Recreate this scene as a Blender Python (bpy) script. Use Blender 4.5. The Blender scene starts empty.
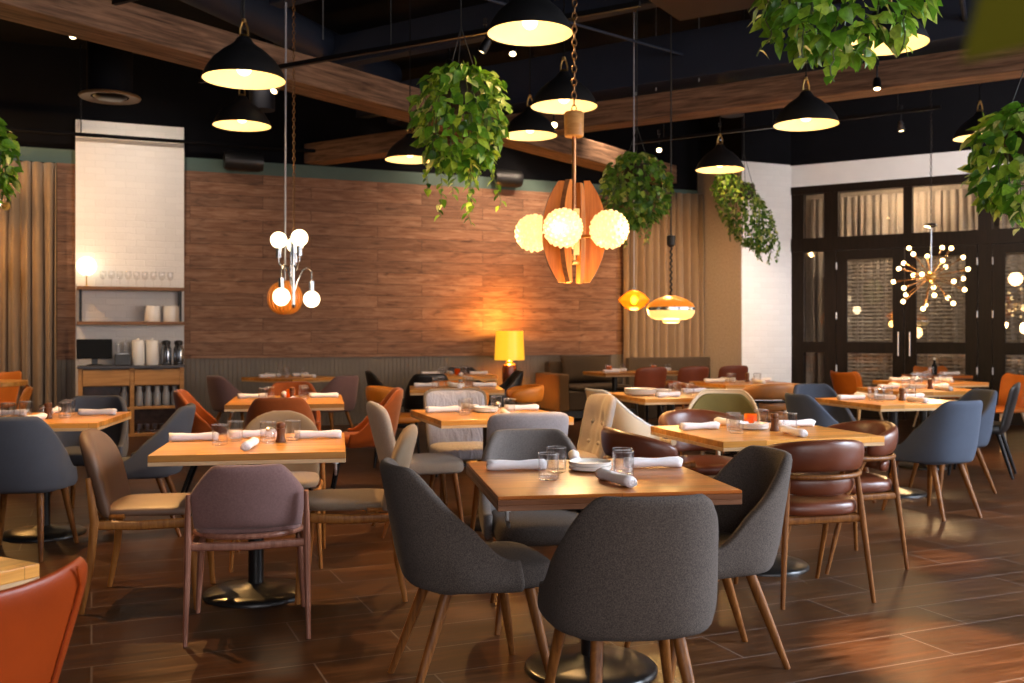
import bpy, bmesh, math, random
from mathutils import Vector, Matrix, noise as mnoise
R = math.radians
PI = math.pi
SC = bpy.context.scene
COL = SC.collection
random.seed(7)
F = 995.6          # focal length in pixels (35 mm lens on a 36 mm sensor, 1024 px wide)
HOR = 332.0        # horizon row
CH = 1.30          # eye height

def pt(px, py, Y):
    """the point at distance Y seen at a pixel"""
    return Vector(((px - 512) / F * Y, Y, CH + (HOR - py) / F * Y))

# ------------------------------------------------------------------ object helpers
def link(o):
    COL.objects.link(o)
    return o

def tag(o, label=None, cat=None, group=None, kind=None):
    if label: o['label'] = label
    if cat: o['category'] = cat
    if group: o['group'] = group
    if kind: o['kind'] = kind
    return o

def empty(name, loc=(0, 0, 0), rz=0.0, label=None, cat=None, group=None, kind=None):
    o = bpy.data.objects.new(name, None)
    o.empty_display_size = .1
    link(o)
    o.location = loc
    o.rotation_euler = (0, 0, rz)
    return tag(o, label, cat, group, kind)

def kids(o):
    return [c for c in bpy.data.objects if c.parent is o]

def copy_tree(o):
    c = o.copy(); link(c)
    for ch in KIDS.get(o.name, []):
        d = ch.copy(); link(d); d.parent = c
        KIDS.setdefault(c.name, []).append(d)
        for g in KIDS.get(ch.name, []):
            e = g.copy(); link(e); e.parent = d
            KIDS.setdefault(d.name, []).append(e)
    return c
KIDS = {}

class MB:
    """collects shapes for ONE mesh object"""
    def __init__(s): s.bm = bmesh.new()
    def box(s, c, d, rot=None, taper=1.0):
        c = Vector(c); vs = []
        for z in (-1, 1):
            k = taper if z > 0 else 1.0
            for x, y in ((-1, -1), (1, -1), (1, 1), (-1, 1)):
                p = Vector((x * d[0] / 2 * k, y * d[1] / 2 * k, z * d[2] / 2))
                if rot: p = rot @ p
                vs.append(s.bm.verts.new(c + p))
        for f in ((3, 2, 1, 0), (4, 5, 6, 7), (0, 1, 5, 4), (1, 2, 6, 5), (2, 3, 7, 6), (3, 0, 4, 7)):
            s.bm.faces.new([vs[i] for i in f])
        return s
    def rings(s, rings, closed=True, cap0=True, cap1=True, loop=False):
        bm = s.bm
        V = [[bm.verts.new(p) for p in r] for r in rings]
        n = len(V[0])
        rr = list(range(len(V) - 1)) + ([len(V) - 1] if loop else [])
        for i in rr:
            a, b = V[i], V[(i + 1) % len(V)]
            for j in range(n if closed else n - 1):
                k = (j + 1) % n
                bm.faces.new((a[j], a[k], b[k], b[j]))
        if closed and not loop:
            if cap0: bm.faces.new(list(reversed(V[0])))
            if cap1: bm.faces.new(V[-1])
        return V
    def lathe(s, prof, n=24, c=(0, 0, 0), cap0=True, cap1=True, axis=None):
        c = Vector(c); M = axis or Matrix.Identity(3)
        rr = []
        for r, z in prof:
            rr.append([c + M @ Vector((r * math.cos(2 * PI * i / n), r * math.sin(2 * PI * i / n), z)) for i in range(n)])
        s.rings(rr, True, cap0, cap1)
        return s
    def tube(s, pts, rad, n=8, flat=1.0, cap=True):
        pts = [Vector(p) for p in pts]
        if not isinstance(rad, (list, tuple)): rad = [rad] * len(pts)
        rr = []; up = None
        for i, p in enumerate(pts):
            a = pts[max(i - 1, 0)]; b = pts[min(i + 1, len(pts) - 1)]
            t = (b - a).normalized()
            if up is None:
                up = Vector((0, 0, 1)) if abs(t.z) < .9 else Vector((0, 1, 0))
            x = t.cross(up).normalized(); y = x.cross(t).normalized()
            up = y
            rr.append([p + (x * math.cos(2 * PI * k / n) + y * math.sin(2 * PI * k / n) * flat) * rad[i] for k in range(n)])
        s.rings(rr, True, cap, cap)
        return s
    def ball(s, c, r, n=16, m=10, sz=1.0):
        prof = [(max(r * math.sin(PI * i / m), 1e-4), -r * sz * math.cos(PI * i / m)) for i in range(m + 1)]
        return s.lathe(prof, n, c)
    def torus(s, c, R0, r, n=20, m=8, M=None, sx=1.0, sy=1.0):
        c = Vector(c); M = M or Matrix.Identity(3)
        rr = []
        for i in range(n):
            a = 2 * PI * i / n
            rr.append([c + M @ Vector(((R0 * sx + r * math.cos(2 * PI * k / m)) * math.cos(a), (R0 * sy + r * math.cos(2 * PI * k / m)) * math.sin(a), r * math.sin(2 * PI * k / m))) for k in range(m)])
        s.rings(rr, True, False, False, loop=True)
        return s
    def mesh(s, name, smooth=True):
        bm = s.bm
        bmesh.ops.remove_doubles(bm, verts=bm.verts, dist=1e-5)
        bmesh.ops.recalc_face_normals(bm, faces=bm.faces)
        me = bpy.data.meshes.new(name)
        bm.to_mesh(me); bm.free()
        if smooth:
            me.polygons.foreach_set('use_smooth', [True] * len(me.polygons))
        return me

def obj(name, mb, mat, parent=None, smooth=True, bevel=0, sub=0, solid=0, auto=None, loc=None, rot=None):
    me = mb.mesh(name, smooth)
    o = bpy.data.objects.new(name, me); link(o)
    if mat: me.materials.append(mat)
    if parent:
        o.parent = parent
        KIDS.setdefault(parent.name, []).append(o)
    if loc: o.location = loc
    if rot: o.rotation_euler = rot
    if solid:
        m = o.modifiers.new('solid', 'SOLIDIFY'); m.thickness = solid; m.offset = 0
    if bevel:
        m = o.modifiers.new('bevel', 'BEVEL'); m.width = bevel; m.segments = 2; m.limit_method = 'ANGLE'
    if sub:
        m = o.modifiers.new('sub', 'SUBSURF'); m.levels = sub; m.render_levels = sub
    if smooth and not sub and auto != 0:
        try:
            me.set_sharp_from_angle(angle=R(auto or 40))
        except Exception: pass
    return o

# ------------------------------------------------------------------ materials
class N:
    def __init__(s, name):
        s.m = bpy.data.materials.new(name); s.m.use_nodes = True
        s.t = s.m.node_tree; s.t.nodes.clear()
        s.out = s.t.nodes.new('ShaderNodeOutputMaterial')
    def n(s, typ, **kw):
        nd = s.t.nodes.new('ShaderNode' + typ)
        for k, v in kw.items():
            if k.startswith('_'): setattr(nd, k[1:], v)
            else: s.set(nd, k, v)
        return nd
    def set(s, nd, k, v):
        key = k.replace('_', ' ')
        i = nd.inputs[int(k[1:])] if (k[0] == 'i' and k[1:].isdigit()) else nd.inputs[key]
        if isinstance(v, bpy.types.NodeSocket): s.t.links.new(v, i)
        else:
            if i.type == 'RGBA' and len(v) == 3: v = (*v, 1)
            i.default_value = v
    def coord(s, which='Object'): return s.n('TexCoord').outputs[which]
    def map(s, vec, scale=(1, 1, 1), rot=(0, 0, 0), loc=(0, 0, 0)):
        return s.n('Mapping', Vector=vec, Scale=scale, Rotation=rot, Location=loc).outputs[0]
    def ramp(s, fac, stops):
        nd = s.n('ValToRGB', Fac=fac); e = nd.color_ramp.elements
        while len(e) < len(stops): e.new(.5)
        for el, (p, c) in zip(e, stops):
            el.position = p; el.color = (*c, 1) if len(c) == 3 else c
        return nd.outputs[0]
    def noise(s, vec, scale=5, detail=4, rough=.55, dist=0):
        return s.n('TexNoise', Vector=vec, Scale=scale, Detail=detail, Roughness=rough, Distortion=dist).outputs[0]
    def mix(s, fac, a, b, mode='MIX'):
        nd = s.t.nodes.new('ShaderNodeMix'); nd.data_type = 'RGBA'; nd.blend_type = mode
        for i, v in ((0, fac), (6, a), (7, b)):
            if isinstance(v, bpy.types.NodeSocket): s.t.links.new(v, nd.inputs[i])
            else: nd.inputs[i].default_value = (*v, 1) if (i > 0 and len(v) == 3) else v
        return nd.outputs[2]
    def math(s, op, a, b=0.0):
        nd = s.t.nodes.new('ShaderNodeMath'); nd.operation = op
        for i, v in ((0, a), (1, b)):
            if isinstance(v, bpy.types.NodeSocket): s.t.links.new(v, nd.inputs[i])
            else: nd.inputs[i].default_value = v
        return nd.outputs[0]
    def bump(s, h, strength=.3, dist=.01):
        return s.n('Bump', Height=h, Strength=strength, Distance=dist).outputs[0]
    def principled(s, **kw):
        p = s.n('BsdfPrincipled', **kw)
        s.t.links.new(p.outputs[0], s.out.inputs[0])
        return s.m

def plain(name, col, rough=.5, metal=0.0, var=.12, scale=9, bump=0, spec=.5, coat=0):
    a = N(name); v = a.coord()
    f = a.noise(v, scale, 4)
    c = a.ramp(f, [(.25, [x * (1 - var) for x in col]), (.75, [min(1, x * (1 + var)) for x in col])])
    kw = dict(Base_Color=c, Roughness=rough, Metallic=metal, Specular_IOR_Level=spec)
    if coat: kw['Coat_Weight'] = coat
    if bump: kw['Normal'] = a.bump(a.noise(v, scale * 12, 3), bump, .004)
    return a.principled(**kw)

def fabric(name, col, var=.25, weave=420, rough=.95, sheen=.03, wrinkle=0):
    a = N(name); v = a.coord()
    fine = a.noise(v, weave, 2, .7)
    big = a.noise(v, 6, 3)
    c1 = a.ramp(fine, [(.3, [x * (1 - var) for x in col]), (.7, [min(1, x * (1 + var * 1.3)) for x in col])])
    nrm = a.bump(fine, .25, .0007)
    if wrinkle: nrm = a.bump(a.noise(a.map(v, (9, 9, 2.2)), 2.2, 3, .5, 1.2), wrinkle, .03)
    c = a.mix(.35, c1, a.ramp(big, [(.3, [x * .82 for x in col]), (.7, [min(1, x * 1.12) for x in col])]))
    return a.principled(Base_Color=c, Roughness=rough, Specular_IOR_Level=.2, Sheen_Weight=sheen, Normal=nrm)

def leather(name, col, rough=.38, var=.2):
    a = N(name); v = a.coord()
    f = a.noise(v, 5, 5, .6)
    c = a.ramp(f, [(.25, [x * (1 - var) for x in col]), (.75, [min(1, x * (1 + var)) for x in col])])
    vo = a.n('TexVoronoi', Vector=v, Scale=260).outputs[0]
    return a.principled(Base_Color=c, Roughness=rough, Specular_IOR_Level=.5, Normal=a.bump(a.math('ADD', vo, a.math('MULTIPLY', a.noise(v, 14, 3), 2.0)), .10, .0010))

def wood(name, dark, light, axis=0, scale=1.0, rough=.42, stave=None, seam=.004, spec=.3, contrast=(.3, .7), bump=.0015):
    """grain runs along the object's axis; stave=(length,width) adds glued strips"""
    a = N(name); v = a.coord()
    sc = [16 * scale] * 3; sc[axis] = 1.1 * scale
    g = a.noise(a.map(v, sc), 2.2, 7, .62, .5)
    col = a.ramp(g, [(contrast[0], dark), (contrast[1], light)])
    if stave:
        sp = a.n('SeparateXYZ', Vector=v)
        o = [0, 1, 2]; o.remove(axis)
        cv = a.n('CombineXYZ', X=sp.outputs[axis], Y=sp.outputs[o[0]], Z=0.0).outputs[0]
        b = a.t.nodes.new('ShaderNodeTexBrick'); a.t.links.new(cv, b.inputs['Vector'])
        b.offset = .37; b.inputs['Scale'].default_value = 1
        b.inputs['Brick Width'].default_value = stave[0]; b.inputs['Row Height'].default_value = stave[1]
        b.inputs['Mortar Size'].default_value = seam * .4; b.inputs['Mortar Smooth'].default_value = .3
        b.inputs['Color1'].default_value = (.7, .66, .6, 1); b.inputs['Color2'].default_value = (1.15, 1.12, 1.1, 1)
        b.inputs['Mortar'].default_value = (.55, .5, .45, 1)
        col = a.mix(1.0, col, b.outputs[0], 'MULTIPLY')
    return a.principled(Base_Color=col, Roughness=rough, IOR=1.3, Specular_IOR_Level=.5, Normal=a.bump(g, .10 if bump < .004 else .5, bump))

def emit(name, col, strength, edge=None):
    a = N(name)
    e = a.n('Emission', Color=col, Strength=strength)
    if edge:
        d = a.n('BsdfPrincipled', Base_Color=edge, Roughness=.3)
        mx = a.n('AddShader'); a.t.links.new(e.outputs[0], mx.inputs[0]); a.t.links.new(d.outputs[0], mx.inputs[1])
        a.t.links.new(mx.outputs[0], a.out.inputs[0])
    else:
        a.t.links.new(e.outputs[0], a.out.inputs[0])
    return a.m

def thin_glass(name, tint=(1, 1, 1), refl=1.0, rough=.02, ior=1.45, haze=0.0, edge=0):
    a = N(name)
    bf = a.n('NewGeometry').outputs['Backfacing']
    fr = a.n('Fresnel', IOR=a.math('ADD', ior, a.math('MULTIPLY', bf, 1 / ior - ior))).outputs[0]
    if edge:
        lw = a.n('LayerWeight', Blend=.35).outputs[1]
        tint = a.mix(a.math('POWER', lw, 3.0), tint, [x * edge for x in tint])
    t = a.n('BsdfTransparent', Color=tint); g = a.n('BsdfGlossy', Color=(1, 1, 1), Roughness=rough)
    mx = a.n('MixShader', i0=a.math('MINIMUM', a.math('MULTIPLY', fr, refl), 1.0))
    a.t.links.new(t.outputs[0], mx.inputs[1]); a.t.links.new(g.outputs[0], mx.inputs[2])
    last = mx
    if haze:
        d = a.n('BsdfDiffuse', Color=(.8, .8, .78)); m2 = a.n('MixShader', i0=haze)
        a.t.links.new(mx.outputs[0], m2.inputs[1]); a.t.links.new(d.outputs[0], m2.inputs[2]); last = m2
    a.t.links.new(last.outputs[0], a.out.inputs[0])
    return a.m

def planks_wall(name, length, row, tones, rough=.55):
    a = N(name); v = a.coord()
    sp = a.n('SeparateXYZ', Vector=v)
    cv = a.n('CombineXYZ', X=sp.outputs[0], Y=sp.outputs[2], Z=0.0).outputs[0]
    b = a.t.nodes.new('ShaderNodeTexBrick'); a.t.links.new(cv, b.inputs['Vector'])
    b.offset = .41; b.offset_frequency = 2
    for k, x in (('Scale', 1), ('Brick Width', length), ('Row Height', row), ('Mortar Size', .003), ('Mortar Smooth', .2)):
        b.inputs[k].default_value = x
    b.inputs['Color1'].default_value = (.78, .76, .74, 1); b.inputs['Color2'].default_value = (1.15, 1.14, 1.12, 1); b.inputs['Mortar'].default_value = (.22, .2, .2, 1)
    shift = a.n('CombineXYZ', X=a.math('MULTIPLY', b.outputs[0], 7.0), Y=0.0, Z=0.0).outputs[0]
    gv = a.n('VectorMath', i0=a.map(v, (1.2, 1, 11)), i1=shift).outputs[0]
    g = a.noise(gv, 2.0, 8, .65, .9)
    kn = a.noise(a.map(v, (2.5, 1, 9)), 1.7, 3, .5, .4)
    col = a.ramp(g, [(.3, tones[0]), (.5, tones[1]), (.72, tones[2])])
    col = a.mix(1.0, col, b.outputs[0], 'MULTIPLY')
    col = a.mix(1.0, col, a.ramp(kn, [(.26, (.5, .46, .43)), (.42, (1, 1, 1))]), 'MULTIPLY')
    return a.principled(Base_Color=col, Roughness=rough, Specular_IOR_Level=.3, Normal=a.bump(a.math('ADD', g, a.math('MULTIPLY', b.outputs[1], -1.5)), .25, .01))

def brick_paint(name, col, w=.24, h=.083, axis=0):
    a = N(name); v = a.coord()
    sp = a.n('SeparateXYZ', Vector=v)
    cv = a.n('CombineXYZ', X=sp.outputs[axis], Y=sp.outputs[2], Z=0.0).outputs[0]
    cv = a.n('VectorMath', i0=cv, i1=a.n('VectorMath', _operation='SCALE', i0=a.n('TexNoise', Vector=v, Scale=9).outputs[1], Scale=.03).outputs[0]).outputs[0]
    b = a.t.nodes.new('ShaderNodeTexBrick'); a.t.links.new(cv, b.inputs['Vector'])
    for k, x in (('Scale', 1), ('Brick Width', w), ('Row Height', h), ('Mortar Size', .006), ('Mortar Smooth', .6)):
        b.inputs[k].default_value = x
    b.inputs['Color1'].default_value = (.95, .95, .95, 1); b.inputs['Color2'].default_value = (1, 1, 1, 1); b.inputs['Mortar'].default_value = (.93, .93, .93, 1)
    c = a.mix(1.0, col, b.outputs[0], 'MULTIPLY')
    hgt = a.math('ADD', a.math('MULTIPLY', b.outputs[1], -1.0), a.math('MULTIPLY', a.noise(v, 22, 4), .7))
    return a.principled(Base_Color=c, Roughness=.6, Normal=a.bump(hgt, .45, .012))

def floor_mat():
    a = N('dark plank tile'); v = a.map(a.coord(), (1, 1, 1), (0, 0, R(-22.9)))
    b = a.t.nodes.new('ShaderNodeTexBrick'); a.t.links.new(v, b.inputs['Vector'])
    b.offset = .33; b.offset_frequency = 2
    for k, x in (('Scale', 1), ('Brick Width', 1.2), ('Row Height', .30), ('Mortar Size', .004), ('Mortar Smooth', .1)):
        b.inputs[k].default_value = x
    b.inputs['Color1'].default_value = (.72, .70, .68, 1); b.inputs['Color2'].default_value = (1.2, 1.18, 1.15, 1); b.inputs['Mortar'].default_value = (.9, .9, .95, 1)
    shift = a.n('CombineXYZ', X=0.0, Y=a.math('MULTIPLY', b.outputs[0], 5.0), Z=0.0).outputs[0]
    g = a.noise(a.n('VectorMath', i0=a.map(v, (1.2, 13, 1)), i1=shift).outputs[0], 1.8, 8, .65, .8)
    col = a.ramp(g, [(.3, (.022, .0085, .0032)), (.5, (.050, .0215, .0095)), (.74, (.105, .050, .026))])
    col = a.mix(1.0, col, b.outputs[0], 'MULTIPLY')
    col = a.mix(b.outputs[1], col, (.12, .090, .078))
    ro = a.ramp(g, [(.3, (.28, .28, .28)), (.7, (.40, .40, .40))])
    return a.principled(Base_Color=col, Roughness=ro, IOR=1.17, Specular_IOR_Level=.5, Normal=a.bump(a.math('ADD', g, a.math('MULTIPLY', b.outputs[1], -1.5)), .05, .004))

def groove_paint(name, col, pitch=.06):
    a = N(name); v = a.coord()
    sp = a.n('SeparateXYZ', Vector=v)
    fr = a.math('FRACT', a.math('DIVIDE', sp.outputs[0], pitch))
    gr = a.ramp(fr, [(0, (0, 0, 0)), (.08, (1, 1, 1)), (.92, (1, 1, 1)), (1, (0, 0, 0))])
    c = a.mix(1.0, a.ramp(a.noise(v, 4, 3), [(.3, [x * .9 for x in col]), (.7, [x * 1.08 for x in col])]), (1, 1, 1), 'MULTIPLY')
    return a.principled(Base_Color=c, Roughness=.55, Normal=a.bump(gr, .8, .012))

def leaf_mat(name, tones, scale=7):
    a = N(name)
    at = a.t.nodes.new('ShaderNodeAttribute'); at.attribute_name = 'tone'
    col = a.ramp(at.outputs['Fac'], [(0, tones[0]), (.45, tones[1]), (.8, tones[2]), (1, tones[3])])
    g = a.noise(a.coord(), 60, 3)
    col = a.mix(1.0, col, a.ramp(g, [(.35, (.75, .75, .7)), (.65, (1.15, 1.15, 1.1))]), 'MULTIPLY')
    p = a.n('BsdfPrincipled', Base_Color=col, Roughness=.38, Specular_IOR_Level=.5)
    t = a.n('BsdfTranslucent', Color=col)
    mx = a.n('MixShader', i0=.3)
    a.t.links.new(p.outputs[0], mx.inputs[1]); a.t.links.new(t.outputs[0], mx.inputs[2])
    a.t.links.new(mx.outputs[0], a.out.inputs[0])
    return a.m

def rim_glass():
    a = N('tumbler rim glass')
    t = a.n('BsdfTransparent', Color=(.9, .9, .9)); g = a.n('BsdfGlossy', Color=(1, 1, 1), Roughness=.12); d = a.n('BsdfDiffuse', Color=(.8, .8, .8))
    m1 = a.n('MixShader', i0=.45); a.t.links.new(g.outputs[0], m1.inputs[1]); a.t.links.new(d.outputs[0], m1.inputs[2])
    m2 = a.n('MixShader', i0=.5); a.t.links.new(t.outputs[0], m2.inputs[1]); a.t.links.new(m1.outputs[0], m2.inputs[2])
    a.t.links.new(m2.outputs[0], a.out.inputs[0]); return a.m

def amber_glass():
    a = N('amber glass'); bf = a.n('NewGeometry').outputs['Backfacing']
    fr = a.n('Fresnel', IOR=a.math('ADD', 1.5, a.math('MULTIPLY', bf, 1 / 1.5 - 1.5))).outputs[0]
    t = a.n('BsdfTransparent', Color=(1, .50, .06)); d = a.n('BsdfTranslucent', Color=(1, .45, .05)); g = a.n('BsdfGlossy', Color=(1, .9, .7), Roughness=.05)
    m1 = a.n('MixShader', i0=.5); a.t.links.new(t.outputs[0], m1.inputs[1]); a.t.links.new(d.outputs[0], m1.inputs[2])
    m2 = a.n('MixShader', i0=fr); a.t.links.new(m1.outputs[0], m2.inputs[1]); a.t.links.new(g.outputs[0], m2.inputs[2])
    a.t.links.new(m2.outputs[0], a.out.inputs[0]); return a.m

M = dict(
    floor=floor_mat(),
    black=plain('matte black paint', (.004, .004, .0055), .85, var=.2, scale=3, spec=.1),
    duct=plain('dark painted duct', (.020, .026, .044), .6, scale=2, spec=.2),  # dark paint, with the girders' bluish light put into its colour
    teal=plain('grey green paint', (.075, .12, .105), .6, scale=2, spec=.3),
    cladding=planks_wall('stained plank cladding', 1.6, .165, ((.13, .050, .020), (.22, .108, .058), (.325, .182, .110))),
    wainscot=groove_paint('grey green beadboard', (.145, .120, .095)),
    brick=brick_paint('white painted brick', (.80, .78, .76)),
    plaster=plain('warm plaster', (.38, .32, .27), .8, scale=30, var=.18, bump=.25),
    white=plain('white wall paint', (.80, .78, .76), .7, scale=3, var=.04),
    beam=wood('weathered beam timber', (.045, .023, .014), (.31, .180, .110), 0, .75, .75, contrast=(.3, .72), bump=.008),
    darkframe=wood('dark stained door timber', (.006, .0035, .0022), (.018, .0095, .0055), 2, 1, .45, spec=.18),
    oak_top=wood('golden butcher block', (.44, .165, .026), (.74, .36, .080), 0, .8, .33, stave=(.62, .055), seam=.003),
    oak_band=wood('pale oak lipping', (.42, .25, .12), (.62, .41, .22), 0, 1, .4),
    brown_top=wood('warm brown butcher block', (.28, .072, .010), (.48, .150, .025), 0, .8, .28, stave=(.62, .055), seam=.003),
    brown_edge=wood('walnut lipping', (.12, .045, .020), (.23, .10, .048), 0, 1, .4),
    walnut=wood('walnut leg', (.080, .025, .006), (.25, .095, .022), 2, 1.6, .38),
    dark_edge=wood('dark walnut table edge', (.10, .034, .012), (.19, .070, .026), 0, 1, .4),  # end grain, with the edge's shade put into its darker colour
    oakleg=wood('oak chair frame', (.20, .066, .013), (.42, .17, .038), 2, 1.6, .38),
    rosewood=wood('reddish wood chair frame', (.17, .062, .038), (.35, .155, .10), 2, 1.6, .38),
    paleleg=wood('pale beech leg', (.42, .29, .17), (.66, .50, .33), 2, 1.6, .4),
    cabinet=wood('honey oak cabinet', (.36, .155, .042), (.58, .29, .095), 0, .8, .42),
    teak=wood('orange teak', (.34, .095, .014), (.62, .21, .04), 2, 1.2, .35),
    shelfwood=wood('brown shelf board', (.14, .065, .030), (.28, .14, .070), 0, 1, .45),
    blackmetal=plain('black metal', (.010, .010, .012), .38, .6, scale=20),
    ironbase=plain('black cast iron', (.012, .011, .011), .30, .3, scale=30, bump=.05),
    domeblack=plain('black pendant enamel', (.008, .008, .009), .55, scale=15, spec=.3),
    domein=plain('cream enamel lining', (.80, .66, .42), .5, var=.03),
    brass=plain('aged brass', (.55, .34, .11), .3, 1.0, scale=25),
    chrome=plain('polished chrome', (.40, .43, .48), .22, 1.0, scale=25, var=.05),
    steel=plain('brushed steel', (.55, .55, .55), .3, 1.0, scale=30),
    wool=fabric('charcoal wool', (.074, .059, .050), .7, 240),
    bluewool=fabric('blue grey wool', (.062, .076, .108), .25),
    navywool=fabric('slate blue wool', (.070, .072, .084), .25),
    mauve=fabric('mauve velvet', (.19, .103, .094), .2, 120, .8, .2),
    lilac=fabric('lilac grey velvet', (.32, .28, .28), .15, 120, .8, .2),
    silver=fabric('silver velvet', (.36, .33, .335), .12, 120, .7, .2, wrinkle=.6),
    cream_velvet=fabric('oatmeal velvet', (.36, .295, .245), .15, 120, .8, .2),
    beige=fabric('sand upholstery', (.20, .14, .088), .15, 200, .8, .15),
    taupe=fabric('taupe upholstery', (.20, .155, .12), .15, 200, .85, .15),
    wool_grey=fabric('light grey wool', (.135, .115, .105), .4, 260),  # wool made lighter: the spotlight on it is put into the colour
    rust=fabric('rust velvet', (.23, .048, .004), .18, 150, .8, .2),
    mustard=leather('mustard leather', (.54, .165, .010), .5),
    olive=fabric('olive upholstery', (.17, .135, .045), .15, 250),
    brownleather=leather('chestnut leather', (.105, .026, .010), .34),
    umber=leather('umber leather', (.165, .092, .056), .55),
    tanleather=leather('tan leather', (.36, .145, .04), .42),
    orangeleather=leather('orange leather', (.24, .030, .0008), .42),
    tanorange=leather('tan orange leather', (.46, .125, .013), .42),
    bronze=plain('dark bronze chain', (.22, .115, .05), .4, 1.0, scale=25),
    copper=plain('brown copper rod', (.40, .17, .07), .35, 1.0, scale=25),
    burgundy=leather('oxblood leather', (.17, .034, .009), .45),
    blackleather=leather('black leather', (.010, .009, .009), .4),
    shellwhite=plain('cream plastic shell', (.74, .57, .38), .4, scale=3, var=.03),
    rimwhite=plain('white shell rim', (.85, .83, .80), .4, scale=3, var=.02),
    linen=fabric('white linen napkin', (.80, .76, .77), .06, 300, .9, .2),
    china=plain('white china', (.82, .78, .72), .22, scale=3, var=.02),
    glassrim=rim_glass(),
    glass=thin_glass('clear tumbler glass', (.975, .975, .975), 1.15, .01, 1.5, 0, .55),
    pane=thin_glass('door pane glass', (.86, .84, .80), 1.5, .01, 1.5),
    amber=amber_glass(),
    pepper=wood('pepper mill wood', (.07, .025, .010), (.18, .07, .028), 2, 3, .3),
    curtain=fabric('taupe curtain', (.23, .15, .085), .12, 200, .9, .2),
    sheer=fabric('beige lobby curtain', (.40, .34, .29), .08, 200, .9, .2),
    slat=plain('pale blind slat', (.40, .34, .28), .5, scale=5),
    sofa=fabric('brown sofa cloth', (.060, .040, .024), .2, 220),
    sofaarm=fabric('tan sofa arm cloth', (.13, .072, .030), .15, 220),
    ceramic=plain('brown glazed ceramic', (.075, .028, .014), .2, scale=12, var=.5),
    screen=plain('dark screen', (.003, .003, .003), .5, spec=.15),
    plasticblack=plain('black plastic', (.012, .012, .013), .4),
    cord=plain('black cord', (.008, .008, .008), .6),
    wirecord=plain('pale cord', (.42, .42, .46), .4, .3),
    leaf=leaf_mat('pothos leaf', ((.035, .12, .010), (.16, .36, .025), (.44, .60, .07), (.82, .86, .36))),
    leafd=leaf_mat('small dark leaf', ((.025, .085, .014), (.09, .22, .026), (.26, .38, .06), (.60, .64, .24))),
    leafo=plain('olive leaf', (.055, .050, .003), .9, spec=.05),
    wicker=plain('dark planter', (.022, .016, .010), .8, scale=40, var=.5, bump=.4),
    stem=plain('green stem', (.07, .10, .025), .6),
    bulb=emit('warm bulb', (1, .68, .28), 5),
    globe=emit('opal globe glow', (1, .78, .48), 3),
    lampglobe=emit('opal lamp globe', (1, .80, .50), 2.2),
    bubble=emit('bubbled glass glow', (1, .60, .22), .75, (.7, .5, .25)),
    cream_glow=emit('cream glass glow', (1, .60, .16), .7, (.7, .5, .25)),
    orange_glow=emit('orange glass glow', (1, .28, .02), .35, (.55, .16, .02)),
    shadeglow=emit('yellow lampshade glow', (1, .46, .02), .62, (.6, .33, .03)),
    slatglow=emit('lit orange veneer', (1, .26, .02), .08, (.5, .16, .02)),
    spotface=emit('spot lens', (1, .72, .36), 7),
)
# ================================================================== CHAIRS (local front = +Y)
def sm(x):
    x = max(0, min(1, x)); return x * x * (3 - 2 * x)

def pad(mb, w, d, z0, z1, c=(0, 0), n=4.0, dome=.012, m=36, front=1.0):
    """rounded cushion; front>1 widens its front"""
    def ring(k, z):
        out = []
        for i in range(m):
            a = 2 * PI * i / m
            x = math.copysign(abs(math.cos(a)) ** (2 / n), math.cos(a)); y = math.copysign(abs(math.sin(a)) ** (2 / n), math.sin(a))
            q = 1 + (front - 1) * (y + 1) / 2
            out.append(Vector((c[0] + x * (w / 2) * k * q, c[1] + y * (d / 2) * k, z)))
        return out
    h = z1 - z0
    mb.rings([ring(.90, z0), ring(.97, z0 + .1 * h), ring(1, z0 + .32 * h), ring(1, z0 + .62 * h), ring(.975, z0 + .86 * h), ring(.90, z1), ring(.6, z1 + dome * .7), ring(.2, z1 + dome)], True, True, True)
    return mb

def leg(parent, mat, top, foot, r0=.021, r1=.012, n=12, name='leg', sq=False):
    mb = MB()
    t, f = Vector(top), Vector(foot)
    mb.tube([t, t.lerp(f, .35), t.lerp(f, .7), f], [r0, r0 * .95, (r0 + r1) / 2, r1], 4 if sq else n)
    return obj(name, mb, mat, parent)

def shell_grid(W=.50, zb=.385, zt=.83, zarm=.495, yb=-.235, ymid=-.02, yf=.13, lean=.07, taper=.10, t1=.28, t2=.93, nt=40, nz=9, ex=.80, dip=0.0, flare=0.0):
    g = []
    for i in range(nt + 1):
        t = -1 + 2 * i / nt; a = abs(t); s = 1 if t >= 0 else -1
        if a < .65:
            ph = a / .65 * PI / 2
            x = W / 2 * math.sin(ph) ** .86
            y = ymid - (ymid - yb) * max(math.cos(ph), 0) ** ex
        else:
            x = W / 2; y = ymid + (a - .65) / .35 * (yf - ymid)
        h = zt - dip * (1 - min(a / t1, 1) ** 2) if a < t1 else zt + (zarm - zt) * sm((a - t1) / (t2 - t1)) ** .85
        col = []
        for j in range(nz + 1):
            v = j / nz; z = zb + (h - zb) * v
            k = (z - zb) / (zt - zb)
            q = (1 - taper * k + flare * k * (a > .3) * a) * (.93 + .07 * sm(v * 4))
            col.append(Vector((s * x * q, (y * (.95 + .05 * sm(v * 4))) - lean * k, z)))
        g.append(col)
    return g

def shell_part(parent, mat, solid=.042, name='backrest', sub=1, **kw):
    mb = MB(); mb.rings(shell_grid(**kw), closed=False)
    return obj(name, mb, mat, parent, solid=solid, sub=sub)

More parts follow.
